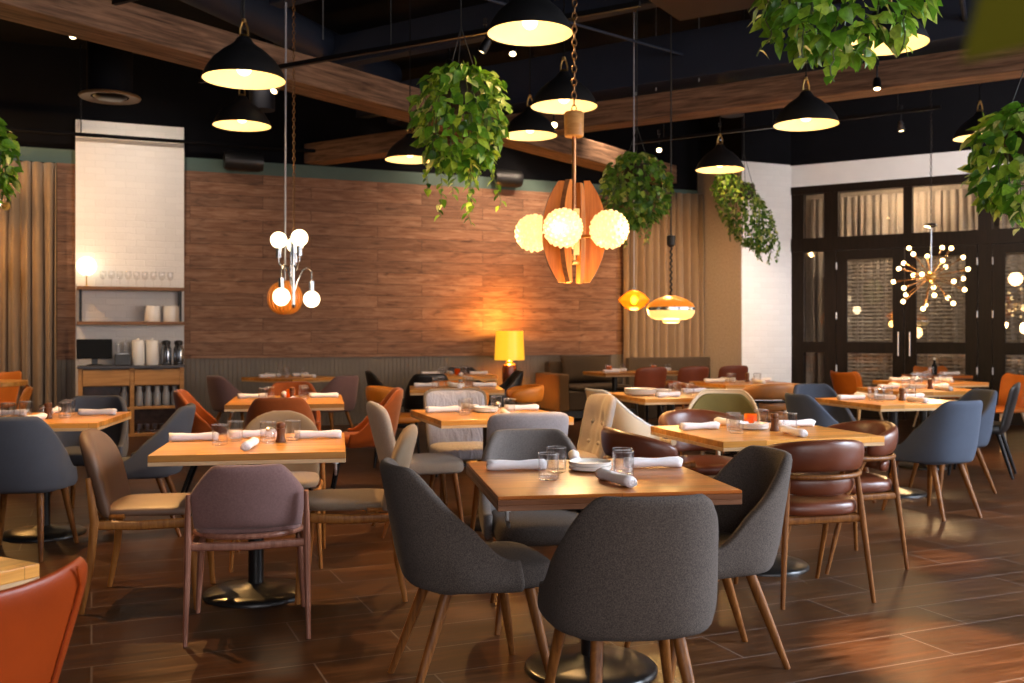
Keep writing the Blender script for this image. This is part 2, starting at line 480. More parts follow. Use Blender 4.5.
def panel(mb, hw, zb, zt, y0, lean, curve, T=.05, nx=14, nz=16, dome=0.0, tuft=False, bow=0.0):
    """upholstered back panel; hw(v) half width; faces +Y"""
    def P(s, v, side):
        x = hw(v) * s
        z = zb + (zt - zb) * v - bow * (1 - s * s) * v ** 4
        th = T * (max(0, 1 - abs(s) ** 7)) ** .5 * (max(0, 1 - abs(2 * v - 1) ** 9)) ** .5
        y = y0 - lean * v + curve * (x ** 2) / .06
        o = th / 2
        if side > 0: o += dome * (1 - s * s) * (1 - (2 * v - 1) ** 2) * (1 if abs(s) < 1 and 0 < v < 1 else 0)
        if tuft and side > 0:
            for tx, tv in ((-.42, .62), (.42, .62), (-.42, .32), (.42, .32)):
                dd = ((s - tx) * hw(v) * 10) ** 2 + ((v - tv) * (zt - zb) * 10) ** 2
                o -= .034 * math.exp(-dd * 2.2)
            o -= .020 * math.exp(-((s) * 7) ** 2)
        return Vector((x, y + side * o, z))
    bm = mb.bm
    G = {}
    for side in (1, -1):
        for i in range(nx + 1):
            for j in range(nz + 1):
                s = math.sin((-1 + 2 * i / nx) * PI / 2); v = .5 - .5 * math.cos(PI * j / nz)
                key = (side, i, j)
                if side < 0 and (i in (0, nx) or j in (0, nz)): G[key] = G[(1, i, j)]
                else: G[key] = bm.verts.new(P(s, v, side))
        for i in range(nx):
            for j in range(nz):
                q = [G[(side, i, j)], G[(side, i + 1, j)], G[(side, i + 1, j + 1)], G[(side, i, j + 1)]]
                if side > 0: q.reverse()
                bm.faces.new(q)
    return mb

def round_top(W, vr=.55, p=2.6, base=1.0, wb=1.0):
    def f(v):
        w = W * (wb + (base - wb) * min(1, v / vr))
        if v > vr: w *= max(1 - ((v - vr) / (1 - vr)) ** p, .02) ** (1 / p)
        if v < .06: w *= .86 + .14 * (v / .06) ** .5
        return w
    return f

def chair_wool(root, up, lg, inner=None, zt=.83, seat=None, W=.50, lean=.085, black=False, legr=.021):
    shell_part(root, up, zt=zt, W=W, lean=lean)
    mb = MB(); pad(mb, W - .052, .49, .372, .470, (0, .035), 5.0)
    obj('seat', mb, seat or up, root, sub=1)
    r = .016 if black else legr
    for sx in (-1, 1):
        leg(root, lg, (sx * .165, .17, .385), (sx * .225, .245, 0), r, r * .58)
        leg(root, lg, (sx * .125, -.12, .39), (sx * .175, -.265, 0), r, r * .58)

def chair_frame(root, up, lg, style='round', seat=None, zt=.83):
    """show-wood side chair: rear posts rise beside the back pad"""
    mb = MB(); pad(mb, .455, .46, .435, .480, (0, .03), 4.5, .008)
    s = obj('seat', mb, seat or up, root, sub=1)
    mb = MB()
    if style == 'round':
        panel(mb, round_top(.232, .50, 2.3, 1.0, .96), .425, zt, -.195, .105, .055, .075)
    else:
        def hw(v):
            if v < .52: w = .225 + .018 * v / .52
            else: w = .243 - .098 * ((v - .52) / .48) ** 1.15
            if v > .93: w *= 1 - .10 * ((v - .93) / .07) ** 2
            return w
        panel(mb, hw, .465, zt, -.205, .065, .065, .058)
    obj('backrest', mb, up, root, sub=1)
    for sx in (-1, 1):
        mb = MB()
        mb.tube([(sx * .240, -.235, .625), (sx * .243, -.218, .52), (sx * .244, -.205, .42), (sx * .247, -.225, .2), (sx * .250, -.262, 0)], [.009, .0125, .0155, .013, .0095], 10, 1.35)
        obj('leg', mb, lg, root)
        mb = MB()
        mb.tube([(sx * .215, .225, .432), (sx * .222, .232, .3), (sx * .240, .252, 0)], [.017, .017, .010], 10, 1.25)
        obj('leg', mb, lg, root)
    mb = MB()
    for sx in (-1, 1):
        mb.tube([(sx * .236, -.205, .405), (sx * .228, .0, .398), (sx * .215, .225, .405)], [.013, .013, .014], 8, 1.7)
    mb.tube([(-.24, -.205, .400), (0, -.225, .396), (.24, -.205, .400)], .012, 8, 1.5)
    mb.tube([(-.215, .225, .405), (.215, .225, .405)], .014, 8, 1.5)
    obj('frame', mb, lg, root)
    mb = MB()
    pts = [(math.sin(a) * .225, -.06 - math.cos(a) * .185, .440) for a in [R(x) for x in range(-85, 86, 10)]]
    mb.tube(pts, .012, 8)
    obj('seat_edge', mb, lg, root)

def arc_pts(rx, ry, y0, deg, n, z, zdrop=0.0, lean=0):
    out = []
    for i in range(n + 1):
        a = R(-deg + 2 * deg * i / n)
        e = abs(-1 + 2 * i / n)
        out.append(Vector((rx * math.sin(a), y0 - ry * math.cos(a), z - zdrop * e ** 2)))
    return out

def band(mb, path, hh, tk, m=14, tilt=.12):
    n = len(path) - 1; rr = []
    for i, p in enumerate(path):
        a = path[max(i - 1, 0)]; b = path[min(i + 1, n)]
        t = (b - a); t.z = 0; t.normalize()
        out = Vector((t.y, -t.x, 0))
        e = abs(-1 + 2 * i / n)
        k = max(1 - e ** 7, .0) ** .5 if e < 1 else .12
        k = max(k, .12)
        h = hh * (1 - .30 * e ** 2) * (.45 + .55 * k); w = tk * (.35 + .65 * k)
        ring = []
        for j in range(m):
            q = 2 * PI * j / m
            cx = math.copysign(abs(math.cos(q)) ** .75, math.cos(q)); cz = math.copysign(abs(math.sin(q)) ** .75, math.sin(q))
            ring.append(p + out * (cx * w + cz * h * tilt) + Vector((0, 0, cz * h)))
        rr.append(ring)
    mb.rings(rr)
    return mb

def chair_barrel(root, up, lg, rail=None, lower=True, seatmat=None, zc=.714, deg=98, rx=.255, ry=.235, hh=.080, drop=.05, legs='post', railtip=True):
    """armchair with a curved leather band carried by a wooden rail"""
    mb = MB(); band(mb, arc_pts(rx, ry, -.03, deg, 26, zc, drop), hh, .036)
    obj('backrest', mb, up, root, sub=1)
    if lower:
        mb = MB(); band(mb, arc_pts(rx * .88, ry * .86, -.03, 66, 16, .562, 0), .046, .024)
        obj('lower_backrest', mb, up, root, sub=1)
    mb = MB(); pad(mb, .485, .50, .418, .492, (0, .0), 2.8, .016)
    obj('seat', mb, seatmat or up, root, sub=1)
    if rail:
        mb = MB(); p = arc_pts(rx + .012, ry + .012, -.03, deg - 6, 24, .613, 0)
        p = [q + Vector((0, 0, 0 if not railtip else -.0)) for q in p]
        if railtip:
            p = [p[0] + Vector((.004, .11, .004))] + p + [p[-1] + Vector((-.004, .11, .004))]
        mb.tube(p, [.020] + [.0125] * (len(p) - 2) + [.020] if railtip else .0125, 10, 1.0)
        obj('arm_rail', mb, rail, root)
    for sx in (-1, 1):
        mb = MB()
        if legs == 'post':
            mb.tube([(sx * .185, -.205, .605), (sx * .205, -.215, .42), (sx * .243, -.255, 0)], [.012, .0165, .0105], 10)
        else:
            mb.tube([(sx * .175, -.17, .43), (sx * .20, -.21, 0)], [.015, .011], 10)
        obj('leg', mb, lg, root)
        mb = MB()
        if legs == 'post':
            mb.tube([(sx * .258, .02, .605), (sx * .238, .12, .42), (sx * .235, .235, 0)], [.012, .0165, .0105], 10)
        else:
            mb.tube([(sx * .19, .19, .43), (sx * .215, .225, 0)], [.015, .011], 10)
        obj('leg', mb, lg, root)
    mb = MB()
    for sx in (-1, 1):
        mb.tube([(sx * .203, -.21, .40), (sx * .235, .13, .40)], .013, 8, 1.5)
    mb.tube([(-.23, .15, .402), (.23, .15, .402)], .015, 8, 1.4); mb.tube([(-.205, -.205, .402), (.205, -.205, .402)], .015, 8, 1.4)
    obj('frame', mb, lg, root)

def chair_plush(root, up, lg, zt=.85, W=.235, T=.075, tuft=False, piping=None, seat=None, p=5, curve=.05, lean=.11, skirt=False):
    mb = MB(); panel(mb, round_top(W, .80, p, 1.0, .95), .40, zt, -.195, lean, curve, T, tuft=tuft, dome=.012, nx=26 if tuft else 14, nz=30 if tuft else 16)
    b = obj('backrest', mb, up, root, sub=1)
    if tuft:
        for tx, tz in ((-.09, .68), (.09, .68), (-.09, .545), (.09, .545)):
            k = (tz - .40) / (zt - .40)
            mb = MB(); mb.ball((tx, -.195 - lean * k + curve * tx * tx / .06 + T / 2 - .018, tz), .015, 10, 8)
            obj('button', mb, up, b)
            KIDS.setdefault(b.name, [])
    if piping:
        mb = MB(); pts = []
        hw = round_top(W, .80, p, 1.0, .95)
        for i in range(41):
            u = -1 + 2 * i / 40
            v = 1 - abs(u) ** 3; v = .04 + .958 * v
            x = hw(v) * (1 if u > 0 else -1) if abs(u) > .22 else hw(.93) * u / .22 * .95
            z = .40 + (zt - .40) * (v if abs(u) > .22 else .995)
            k = (z - .40) / (zt - .40)
            pts.append(Vector((x, -.195 - lean * k + curve * x * x / .06, z)))
        mb.tube(pts, .013, 6)
        obj('piping', mb, piping, b)
    mb = MB(); pad(mb, .47, .48, .385, .475, (0, .04), 5.0, .012)
    obj('seat', mb, seat or up, root, sub=1)
    for sx in (-1, 1):
        leg(root, lg, (sx * .19, .20, .40), (sx * .225, .255, 0), .019, .011)
        leg(root, lg, (sx * .17, -.14, .40), (sx * .205, -.265, 0), .019, .011)

def chair_eames(root, up, lg, inner=None, rim=None, zt=.83):
    kw = dict(W=.60, zb=.40, zt=zt, zarm=.54, yb=-.20, ymid=.02, yf=.22, lean=.10, taper=.10, t1=.20, t2=.88, ex=.8, nt=40)
    sh = shell_part(root, up, .014, 'shell', **kw)
    g = shell_grid(**kw)
    if rim:
        mb = MB(); pts = [c[-1] + Vector((0, 0, .002)) for c in g]
        pts += [c for c in reversed(g[-1][2:-1])]
        mb.tube(pts, .011, 8)
        obj('rim', mb, rim, sh)
    mb = MB(); pad(mb, .545, .46, .385, .425, (0, .035), 4.0, -.004)
    obj('seat', mb, inner or up, root, sub=1)
    if inner:
        kw2 = dict(kw); kw2.update(W=.565, yb=-.178, zt=zt - .02, zarm=.52, zb=.42, t1=.20)
        shell_part(root, inner, .026, 'backrest_pad', **kw2)
    for sx in (-1, 1):
        leg(root, lg, (sx * .13, .12, .40), (sx * .235, .225, 0), .015, .010)
        leg(root, lg, (sx * .13, -.08, .40), (sx * .22, -.235, 0), .015, .010)
    mb = MB()
    for sx in (-1, 1):
        mb.tube([(sx * .14, .13, .36), (sx * .14, -.09, .36)], .007, 6); mb.tube([(sx * .15, .14, .33), (-sx * .15, -.11, .33)], .006, 6)
    obj('brace', mb, M['blackmetal'], root)

def chair_bucket(root, up, lg, zt=.84, W=.235, dip=.0, legs='wood'):
    """leather bucket chair: curved back panel flowing into a wide seat"""
    mb = MB()
    def hw(v):
        w = W * (.86 + .16 * min(1, v / .75))
        if v > .86: w *= 1 - .20 * ((v - .86) / .14) ** 2.4
        return w
    panel(mb, hw, .43, zt, -.155, .135, .062, .040, bow=.022)
    b = obj('backrest', mb, up, root, sub=1)
    for sx in (-1, 1):
        mb = MB(); pts = []
        for k in range(9):
            v = .06 + .92 * k / 8; x = sx * hw(v) * .80
            pts.append(Vector((x, -.155 - .135 * v + .062 * x * x / .06 - .0215, .43 + (zt - .43) * v - .022 * (1 - .64) * v ** 4)))
        mb.tube(pts, .0035, 5)
        obj('seam', mb, up, b)
    mb = MB(); pad(mb, .46, .48, .415, .47, (0, .05), 4.0, .004)
    obj('seat', mb, up, root, sub=1)
    r = .016
    for sx in (-1, 1):
        leg(root, lg, (sx * .15, .17, .42), (sx * .225, .25, 0), r, .010)
        leg(root, lg, (sx * .14, -.12, .42), (sx * .215, -.255, 0), r, .010)

PROTO = {}
CHAIRS = []
def place(kind, x, y, th, label, cat='chair', group=None, name=None):
    """first chair of a kind is built, later ones are copies of it and of its parts"""
    fn, nm = KINDS[kind]
    if kind not in PROTO:
        root = empty(name or nm); fn(root); PROTO[kind] = root
        c = root
    else:
        c = copy_tree(PROTO[kind])
    c.location = (x, y, 0); c.rotation_euler = (0, 0, R(th))
    for k in ('label', 'category', 'group'):
        if k in c: del c[k]
    tag(c, label, cat, group)
    CHAIRS.append(c)
    return c

m = M
KINDS = {
    'wool':   (lambda r: chair_wool(r, m['wool'], m['walnut']), 'shell_chair'),
    'wool_grey': (lambda r: chair_wool(r, m['wool_grey'], m['walnut'], seat=m['wool']), 'shell_chair'),
    'bluewool': (lambda r: chair_wool(r, m['bluewool'], m['walnut']), 'shell_chair'),
    'navy':   (lambda r: chair_wool(r, m['navywool'], m['walnut']), 'shell_chair'),
    'rust':   (lambda r: chair_wool(r, m['rust'], m['blackmetal'], zt=.84, W=.49, black=True), 'shell_chair'),
    'greyvelvet': (lambda r: chair_wool(r, m['mauve'], m['oakleg'], zt=.80, W=.50), 'shell_chair'),
    'blackshell': (lambda r: chair_wool(r, m['blackleather'], m['blackmetal'], zt=.82, W=.52, black=True), 'shell_chair'),
    'frame_umber': (lambda r: chair_frame(r, m['umber'], m['oakleg']), 'side_chair'),
    'frame_taupe': (lambda r: chair_frame(r, m['beige'], m['oakleg'], seat=m['beige']), 'side_chair'),
    'frame_mauve': (lambda r: chair_frame(r, m['mauve'], m['rosewood'], 'arch', zt=.745), 'side_chair'),
    'barrel_brown': (lambda r: chair_barrel(r, m['brownleather'], m['walnut'], m['walnut']), 'armchair'),
    'barrel_pale': (lambda r: chair_barrel(r, m['brownleather'], m['paleleg'], m['paleleg']), 'armchair'),
    'barrel_tan': (lambda r: chair_barrel(r, m['tanleather'], m['blackmetal'], m['blackmetal']), 'armchair'),
    'barrel_mustard': (lambda r: chair_barrel(r, m['mustard'], m['blackmetal'], None, lower=False, zc=.69, hh=.085, legs='plain', drop=.02, deg=112), 'armchair'),
    'plush_oat': (lambda r: chair_plush(r, m['cream_velvet'], m['walnut'], zt=.85, W=.22, T=.085, seat=m['taupe'], p=2.6), 'side_chair'),
    'plush_silver': (lambda r: chair_plush(r, m['silver'], m['walnut'], zt=.86, W=.235, piping=m['beige'], T=.06), 'side_chair'),
    'plush_lilac': (lambda r: chair_plush(r, m['lilac'], m['walnut'], zt=.84, W=.25, T=.06), 'side_chair'),
    'plush_tuft': (lambda r: chair_plush(r, m['cream_velvet'], m['walnut'], zt=.87, W=.225, T=.075, tuft=True), 'side_chair'),
    'burgundy': (lambda r: chair_plush(r, m['burgundy'], m['blackmetal'], zt=.86, W=.235, T=.05, p=4, curve=.07), 'side_chair'),
    'eames_cream': (lambda r: chair_eames(r, m['shellwhite'], m['chrome'], None, m['rimwhite']), 'shell_armchair'),
    'eames_olive': (lambda r: chair_eames(r, m['shellwhite'], m['paleleg'], m['olive'], m['shellwhite'], .82), 'shell_armchair'),
    'bucket': (lambda r: chair_bucket(r, m['tanorange'], m['paleleg']), 'bucket_chair'),
    'bucket_near': (lambda r: chair_bucket(r, m['orangeleather'], m['oakleg'], .83, .25), 'bucket_chair'),
    'blackside': (lambda r: chair_plush(r, m['blackleather'], m['blackmetal'], zt=.85, W=.23, T=.045, p=3), 'side_chair'),
}
T1 = 'the nearest full table'
place('wool', -.155, 3.72, -70.5, 'charcoal wool shell chair in profile at the left of the near table')
place('wool', .365, 3.17, 9, 'charcoal wool shell chair with its full back to the viewer, front of the near table')
place('wool', .765, 3.95, 104, 'charcoal wool shell chair pushed in on the right of the near table')
place('wool_grey', .12, 4.55, 189, 'light grey wool shell chair facing the viewer behind the near table')
place('frame_umber', -1.76, 4.87, -82, 'umber leather side chair with oak frame, in profile left of the golden table')
place('frame_mauve', -1.165, 4.42, 13, 'mauve velvet chair with low angled back and slender reddish wood frame')
place('frame_taupe', -.80, 5.02, 96, 'sand upholstered side chair facing left at the golden table')
place('frame_taupe', -1.33, 5.68, 190, 'sand upholstered chair seen behind the glasses on the golden table')
place('navy', -2.87, 5.86, 8, 'slate wool shell chair with its back to the viewer at the left edge')
place('navy', -3.03, 7.10, 188, 'dark grey shell chair on the far side of the left table before the service cabinet')
place('navy', -2.40, 6.45, 100, 'slate blue shell chair facing left, its back seen beside the tumbler shelves')
place('rust', -2.35, 7.94, -80, 'rust shell chair in profile at the left side of the second left table')
place('rust', -1.70, 7.32, 11, 'rust shell chair with its broad back to the viewer, behind the golden table')
place('rust', -1.99, 8.98, 191, 'rust shell chair peeking over tumblers on the far side of its table')
place('rust', -1.22, 8.12, 101, 'rust shell chair with black legs facing left, right side of its table')
place('barrel_mustard', -1.13, 9.75, -84, 'mustard barrel armchair with open ring back beside the black chairs')
place('barrel_mustard', .02, 9.95, 96, 'mustard barrel armchair just below the yellow table lamp')
place('barrel_mustard', -.50, 9.15, 6, 'mustard barrel armchair mostly hidden behind the silver velvet chair')
place('barrel_mustard', -.62, 10.62, 186, 'mustard barrel armchair wedged between the two far centre tables')
place('plush_oat', -.62, 6.55, -73, 'oatmeal velvet side chair with taupe seat, left of the centre table')
place('plush_silver', -.36, 7.32, 197, 'silver velvet chair with sand piping facing the viewer behind the centre table')
place('plush_lilac', .03, 6.0, 16, 'lilac grey velvet chair with flat-topped back in front of the centre table')
place('plush_tuft', .365, 6.78, 107, 'tufted oatmeal velvet chair facing left at the centre table')
place('eames_cream', .92, 8.14, -66, 'cream plastic shell armchair with white rim and metal legs')
place('eames_olive', 1.66, 7.88, 165, 'shell armchair lined in olive fabric with white outer shell')
place('barrel_brown', .78, 5.35, -74, 'chestnut leather barrel armchair at the left end of the right table')
place('barrel_pale', 1.23, 6.32, 196, 'chestnut leather armchair with pale legs facing the viewer behind the right table')
place('barrel_brown', 1.44, 4.97, 14.3, 'chestnut leather armchair with its back and wooden rail to the viewer')
place('barrel_brown', 1.86, 5.63, 104, 'chestnut leather armchair pushed in at the right end of its table')
place('barrel_tan', 2.55, 10.05, 14, 'tan leather armchair on black metal frame, back to the viewer')
place('barrel_brown', 1.93, 10.55, -76, 'brown armchair whose curved rim shows between white shell and bench tables')
place('bluewool', 2.46, 7.72, -75, 'dark blue grey shell chair in profile left of the side table')
place('bluewool', 2.80, 8.80, 196, 'blue grey shell chair showing its rounded top behind the side table')
place('bluewool', 3.01, 7.13, 24, 'blue grey shell chair in daylight, broad back to the viewer')
place('bluewool', 3.60, 8.14, 97, 'blue grey shell chair overlapped by its twin, facing left')
place('blackside', 4.29, 9.09, 60, 'black chair with straight black metal legs behind the blue grey pair')
place('bucket', 5.45, 11.05, 108, 'orange leather bucket chair with pale legs at the far right')
place('bucket', 4.18, 12.02, -62, 'orange leather bucket chair at the left end of the table by the glazed doors')
place('bucket', 5.74, 13.45, 180, 'orange chair back glimpsed over bottles in front of the glazed doors')
place('bucket', -4.42, 8.5, 116, 'orange chair seen edge on in front of the golden curtain')
place('bucket', -6.08, 11.68, 186, 'orange chair facing the room in front of the left curtain')
place('bucket_near', -1.225, 2.04, 60, 'large orange leather chair back cropped at the lower left corner')
place('burgundy', 1.68, 12.85, 23, 'oxblood chair at the bench tables, first from the sofa')
place('burgundy', 2.27, 13.12, 23, 'oxblood chair at the bench tables, in the middle of three')
place('burgundy', 2.86, 13.45, 23, 'oxblood chair at the bench tables, beside the white brick column')
place('blackshell', -1.50, 12.45, -78, 'black leather barrel chair against the beadboard, left of the far table')
place('blackshell', -1.00, 11.8, 10, 'black leather barrel chair with its back to the viewer at the far table')
place('blackshell', -.19, 12.4, 100, 'black leather barrel chair just left of the yellow lamp')
place('blackshell', -.66, 13.42, 190, 'black leather barrel chair between far table and beadboard wall')
place('greyvelvet', -2.12, 11.66, 52, 'grey velvet shell chair at the right of the corner table by the plank wall')
place('greyvelvet', -3.22, 11.62, -44, 'dim grey velvet shell chair at the left of the corner table by the plank wall')

# ================================================================== TABLES
TABLES = {}
def table(key, x, y, rot, w, d, label, top='oak_top', edge='oak_band', hooks=(), base=.255, round_=False, rim=None):
    root = empty('dining_table', (x, y, 0), R(rot), label, 'table')
    mb = MB()
    if round_:
        mb.lathe([(w / 2, .70), (w / 2, .75)], 48)
        obj('tabletop', mb, M[top], root, bevel=.004)
    else:
        th = .012 if rim else .032
        mb.box((0, 0, .75 - th / 2), (w, d, th)); obj('tabletop', mb, M[top], root, smooth=False, bevel=.003)
        if rim:
            mb = MB(); mb.box((0, 0, .728), (w, d, .020)); obj('edge', mb, M[rim], root, smooth=False, bevel=.002)
        mb = MB(); mb.box((0, 0, .709), (w, d, .018)); obj('edge_band', mb, M[edge], root, smooth=False, bevel=.002)
    mb = MB(); mb.lathe([(.038, .035), (.038, .69)], 20); mb.lathe([(.16, .685), (.16, .699)], 24)
    obj('column', mb, M['ironbase'], root)
    mb = MB(); mb.lathe([(base, 0), (base, .012), (base * .96, .022), (base * .7, .034), (.07, .048), (.045, .06)], 40)
    obj('base', mb, M['ironbase'], root, auto=60)
    for (hx, hy) in hooks:
        mb = MB()
        mb.tube([(hx, hy, .70), (hx, hy, .655)], .007, 8)
        mb.tube([(hx, hy, .66), (hx, hy - .012, .645), (hx, hy - .028, .643), (hx, hy - .034, .66)], .006, 8); mb.lathe([(.014, .69), (.014, .70)], 12, (hx, hy, 0))
        obj('bag_hook', mb, M['steel'], root)
    TABLES[key] = (Vector((x, y, 0)), R(rot), w, d)
    return root

table('near', .3035, 3.843, 9.3, .86, .91, 'brown square table nearest the camera, set for four among charcoal wool chairs', 'brown_top', 'brown_edge', [(-.39, -.40)], rim='dark_edge')
table('gold', -1.27, 4.938, 10, .87, .88, 'golden butcher-block table brightly lit, behind the mauve low-backed chair', hooks=[(.39, -.39)])
table('left', -3.01, 6.40, 8, .88, .86, 'golden table at the left in front of the service cabinet', hooks=[(.40, -.38)])
table('right', 1.389, 5.539, 16.5, .95, .87, 'golden table surrounded by chestnut leather armchairs')
table('centre', -.16, 6.74, 17.7, .88, .92, 'oak table between silver and lilac velvet chairs', 'oak_top', 'oak_band')
table('rusty', -1.83, 8.10, 11, .89, 1.1, 'oak table ringed by rust shell chairs', hooks=[(-.39, -.49)])
table('blue', 3.07, 8.02, 16.5, .88, .86, 'pale oak table beside the blue grey shell chairs', 'oak_top', 'oak_band')
table('cream', 1.394, 8.75, 16, .90, .95, 'oak table with white plates beside the cream shell chair', 'oak_top', 'oak_band')
table('mustard', -.56, 9.86, 6, .90, .80, 'oak table among mustard barrel chairs')
table('dark', -.72, 12.72, 10, .95, .85, 'oak table among black barrel chairs along the beadboard wall')
table('corner', -2.68, 12.14, 54, .80, .92, 'oak table turned cornerwise below the chrome chandelier')
table('bench', 1.41, 13.66, 23, .64, .66, 'small bench table next to the brown sofa arm', base=.22)
table('benchb', 2.07, 13.94, 23, .64, .66, 'small bench table in front of the taupe curtain', base=.22)
table('tan', 2.53, 10.85, 16, .90, .85, 'oak table behind the tan black-framed armchair')
table('mid', 3.97, 9.62, 16, .88, .86, 'pale oak table behind the blue grey chairs, second in the right row')
table('far', 4.67, 11.14, 16, .90, .80, 'oak table nearest the glazed doors, third in the right row')
table('door', 5.46, 12.80, 16, .60, .60, 'small dark table right in front of the glazed doors', 'brown_top', 'brown_edge', base=.2)
table('edge', -5.86, 11.15, 0, .80, .80, 'round wood table cut off at the left edge below the curtain', round_=True)
table('orange', -1.71, 2.21, 60, .86, .86, 'honey table corner beyond the large orange chair')
# ================================================================== TABLEWARE
def make_napkin():
    rnd = random.Random(3)
    mb = MB(); rr = []
    for i in range(13):
        t = i / 12; x = -.115 + .23 * t
        k = 1.0 - .10 * math.sin(PI * t) + .05 * math.sin(9 * t)
        rr.append([Vector((x + .006 * math.sin(3 * a), math.cos(a) * .0235 * k, .021 + math.sin(a) * .0205 * k + .0015 * math.sin(5 * a + 7 * t))) for a in [2 * PI * j / 16 for j in range(16)]])
    mb.rings(rr)
    me = mb.mesh('napkin_roll'); me.materials.append(M['linen'])
    ends = []
    for sx in (-1, 1):                                     # the spiral edge of the cloth at both ends
        mb = MB(); pts = []
        for i in range(22):
            a = i * .55; r = .019 - .00078 * i
            pts.append(Vector((sx * .1165, math.cos(a) * r, .021 + math.sin(a) * r)))
        mb.tube(pts, .0017, 4)
        me2 = mb.mesh('fold'); me2.materials.append(M['linen']); ends.append(me2)
    return me, ends
NAP = make_napkin()

def lathe_mesh(name, prof, mat, n=24, **kw):
    mb = MB(); mb.lathe(prof, n, **kw); me = mb.mesh(name); me.materials.append(mat)
    try: me.set_sharp_from_angle(angle=R(45))
    except Exception: pass
    return me
TUMBLER = lathe_mesh('tumbler', [(.001, 0), (.033, 0), (.0375, .004), (.0395, .0975), (.0395, .0995), (.0382, .1003), (.0370, .0995), (.0370, .0975), (.0352, .014), (.001, .011)], M['glass'], cap0=False, cap1=False)
TUMBLER.materials.append(M['glassrim'])
for p_ in TUMBLER.polygons:
    if p_.center.z > .0973: p_.material_index = 1
PLATE = lathe_mesh('plate', [(.001, 0), (.062, 0), (.083, .006), (.0865, .019), (.083, .020), (.078, .009), (.001, .007)], M['china'], 36, cap0=False, cap1=False)
BIGPLATE = lathe_mesh('plate', [(.001, 0), (.09, 0), (.130, .010), (.142, .024), (.138, .026), (.120, .014), (.001, .008)], M['china'], 40, cap0=False, cap1=False)
MILLB = lathe_mesh('body', [(.001, 0), (.026, 0), (.027, .008), (.021, .022), (.019, .045), (.024, .062), (.022, .070), (.001, .070)], M['pepper'], cap0=False, cap1=False)
MILLC = lathe_mesh('cap', [(.001, .0702), (.018, .0702), (.024, .082), (.020, .097), (.008, .102), (.001, .102)], M['pepper'], cap0=False, cap1=False)
SHAKB = lathe_mesh('jar', [(.001, 0), (.021, 0), (.022, .003), (.022, .052), (.018, .060), (.001, .060)], M['glass'], cap0=False, cap1=False)
SHAKC = lathe_mesh('lid', [(.001, .0602), (.019, .0602), (.020, .072), (.012, .080), (.001, .081)], M['steel'], cap0=False, cap1=False)
AMBB = lathe_mesh('glass_jar', [(.001, 0), (.033, 0), (.037, .004), (.037, .075), (.034, .077), (.033, .012), (.001, .010)], M['amber'], cap0=False, cap1=False)

def single(name, me, loc, rz=0, label=None, cat=None, group=None):
    o = bpy.data.objects.new(name, me); link(o); o.location = loc; o.rotation_euler = (0, 0, rz)
    return tag(o, label, cat, group)

def part_of(name, me, root):
    o = bpy.data.objects.new(name, me); link(o); o.parent = root
    KIDS.setdefault(root.name, []).append(o)
    return o

def on(key, u, v, z=.7502):
    c, r, w, d = TABLES[key]
    return Vector((c.x + u * math.cos(r) - v * math.sin(r), c.y + u * math.sin(r) + v * math.cos(r), z))

STD = [
    ('nap', -.275, .16, 0, 'left'), ('nap', .285, .15, 0, 'right'), ('nap', .03, -.265, 82, 'near side'), ('nap', -.03, .325, 96, 'far side'),
    ('tum', -.185, -.085, 0, 'near left'), ('tum', -.135, .065, 0, 'far left'), ('tum', .135, -.05, 0, 'near right'), ('tum', .125, .235, 0, 'far right'),
    ('plate', .01, .115, 0, 'middle'), ('mill', .055, -.035, 0, ''),
]
def setting(key, on_what, items=STD, jit=.012, grp=None):
    _, rz, w, d = TABLES[key]
    rnd = random.Random(key)
    sx = w / .87; sy = d / .90
    for it in items:
        k, u, v, a, where = it[:5]
        u = u * sx + rnd.uniform(-jit, jit) * .5; v = v * sy + rnd.uniform(-jit, jit) * .5
        r = rz + R(a + rnd.uniform(-4, 4))
        p = on(key, u, v)
        if k == 'nap':
            o = single('napkin_roll', NAP[0], p, r, f'rolled white napkin at the {where} of the {on_what}', 'napkin', 'rolled napkins on the ' + on_what)
            part_of('fold', NAP[1][0], o); part_of('fold', NAP[1][1], o)
        elif k == 'tum':
            single('tumbler', TUMBLER, p, 0, f'clear glass tumbler at the {where} of the {on_what}', 'glass', 'tumblers on the ' + on_what)
        elif k == 'plate':
            for q in range(2):
                single('side_plate', PLATE, p + Vector((0, 0, .0158 * q)), 0, f"{'upper' if q else 'lower'} of two stacked white side plates on the {on_what}", 'plate', 'side plates on the ' + on_what)
        elif k == 'mill':
            t = empty('pepper_mill', p, 0, f'small dark wooden pepper mill on the {on_what}', 'pepper mill')
            part_of('body', MILLB, t); part_of('cap', MILLC, t)
        elif k == 'salt':
            t = empty('salt_shaker', p, 0, f'small glass salt shaker with metal lid on the {on_what}', 'salt shaker')
            part_of('jar', SHAKB, t); part_of('lid', SHAKC, t)
        elif k == 'amber':
            single('candle_jar', AMBB, p, 0, f'amber glass candle jar on the {on_what}', 'candle jar')

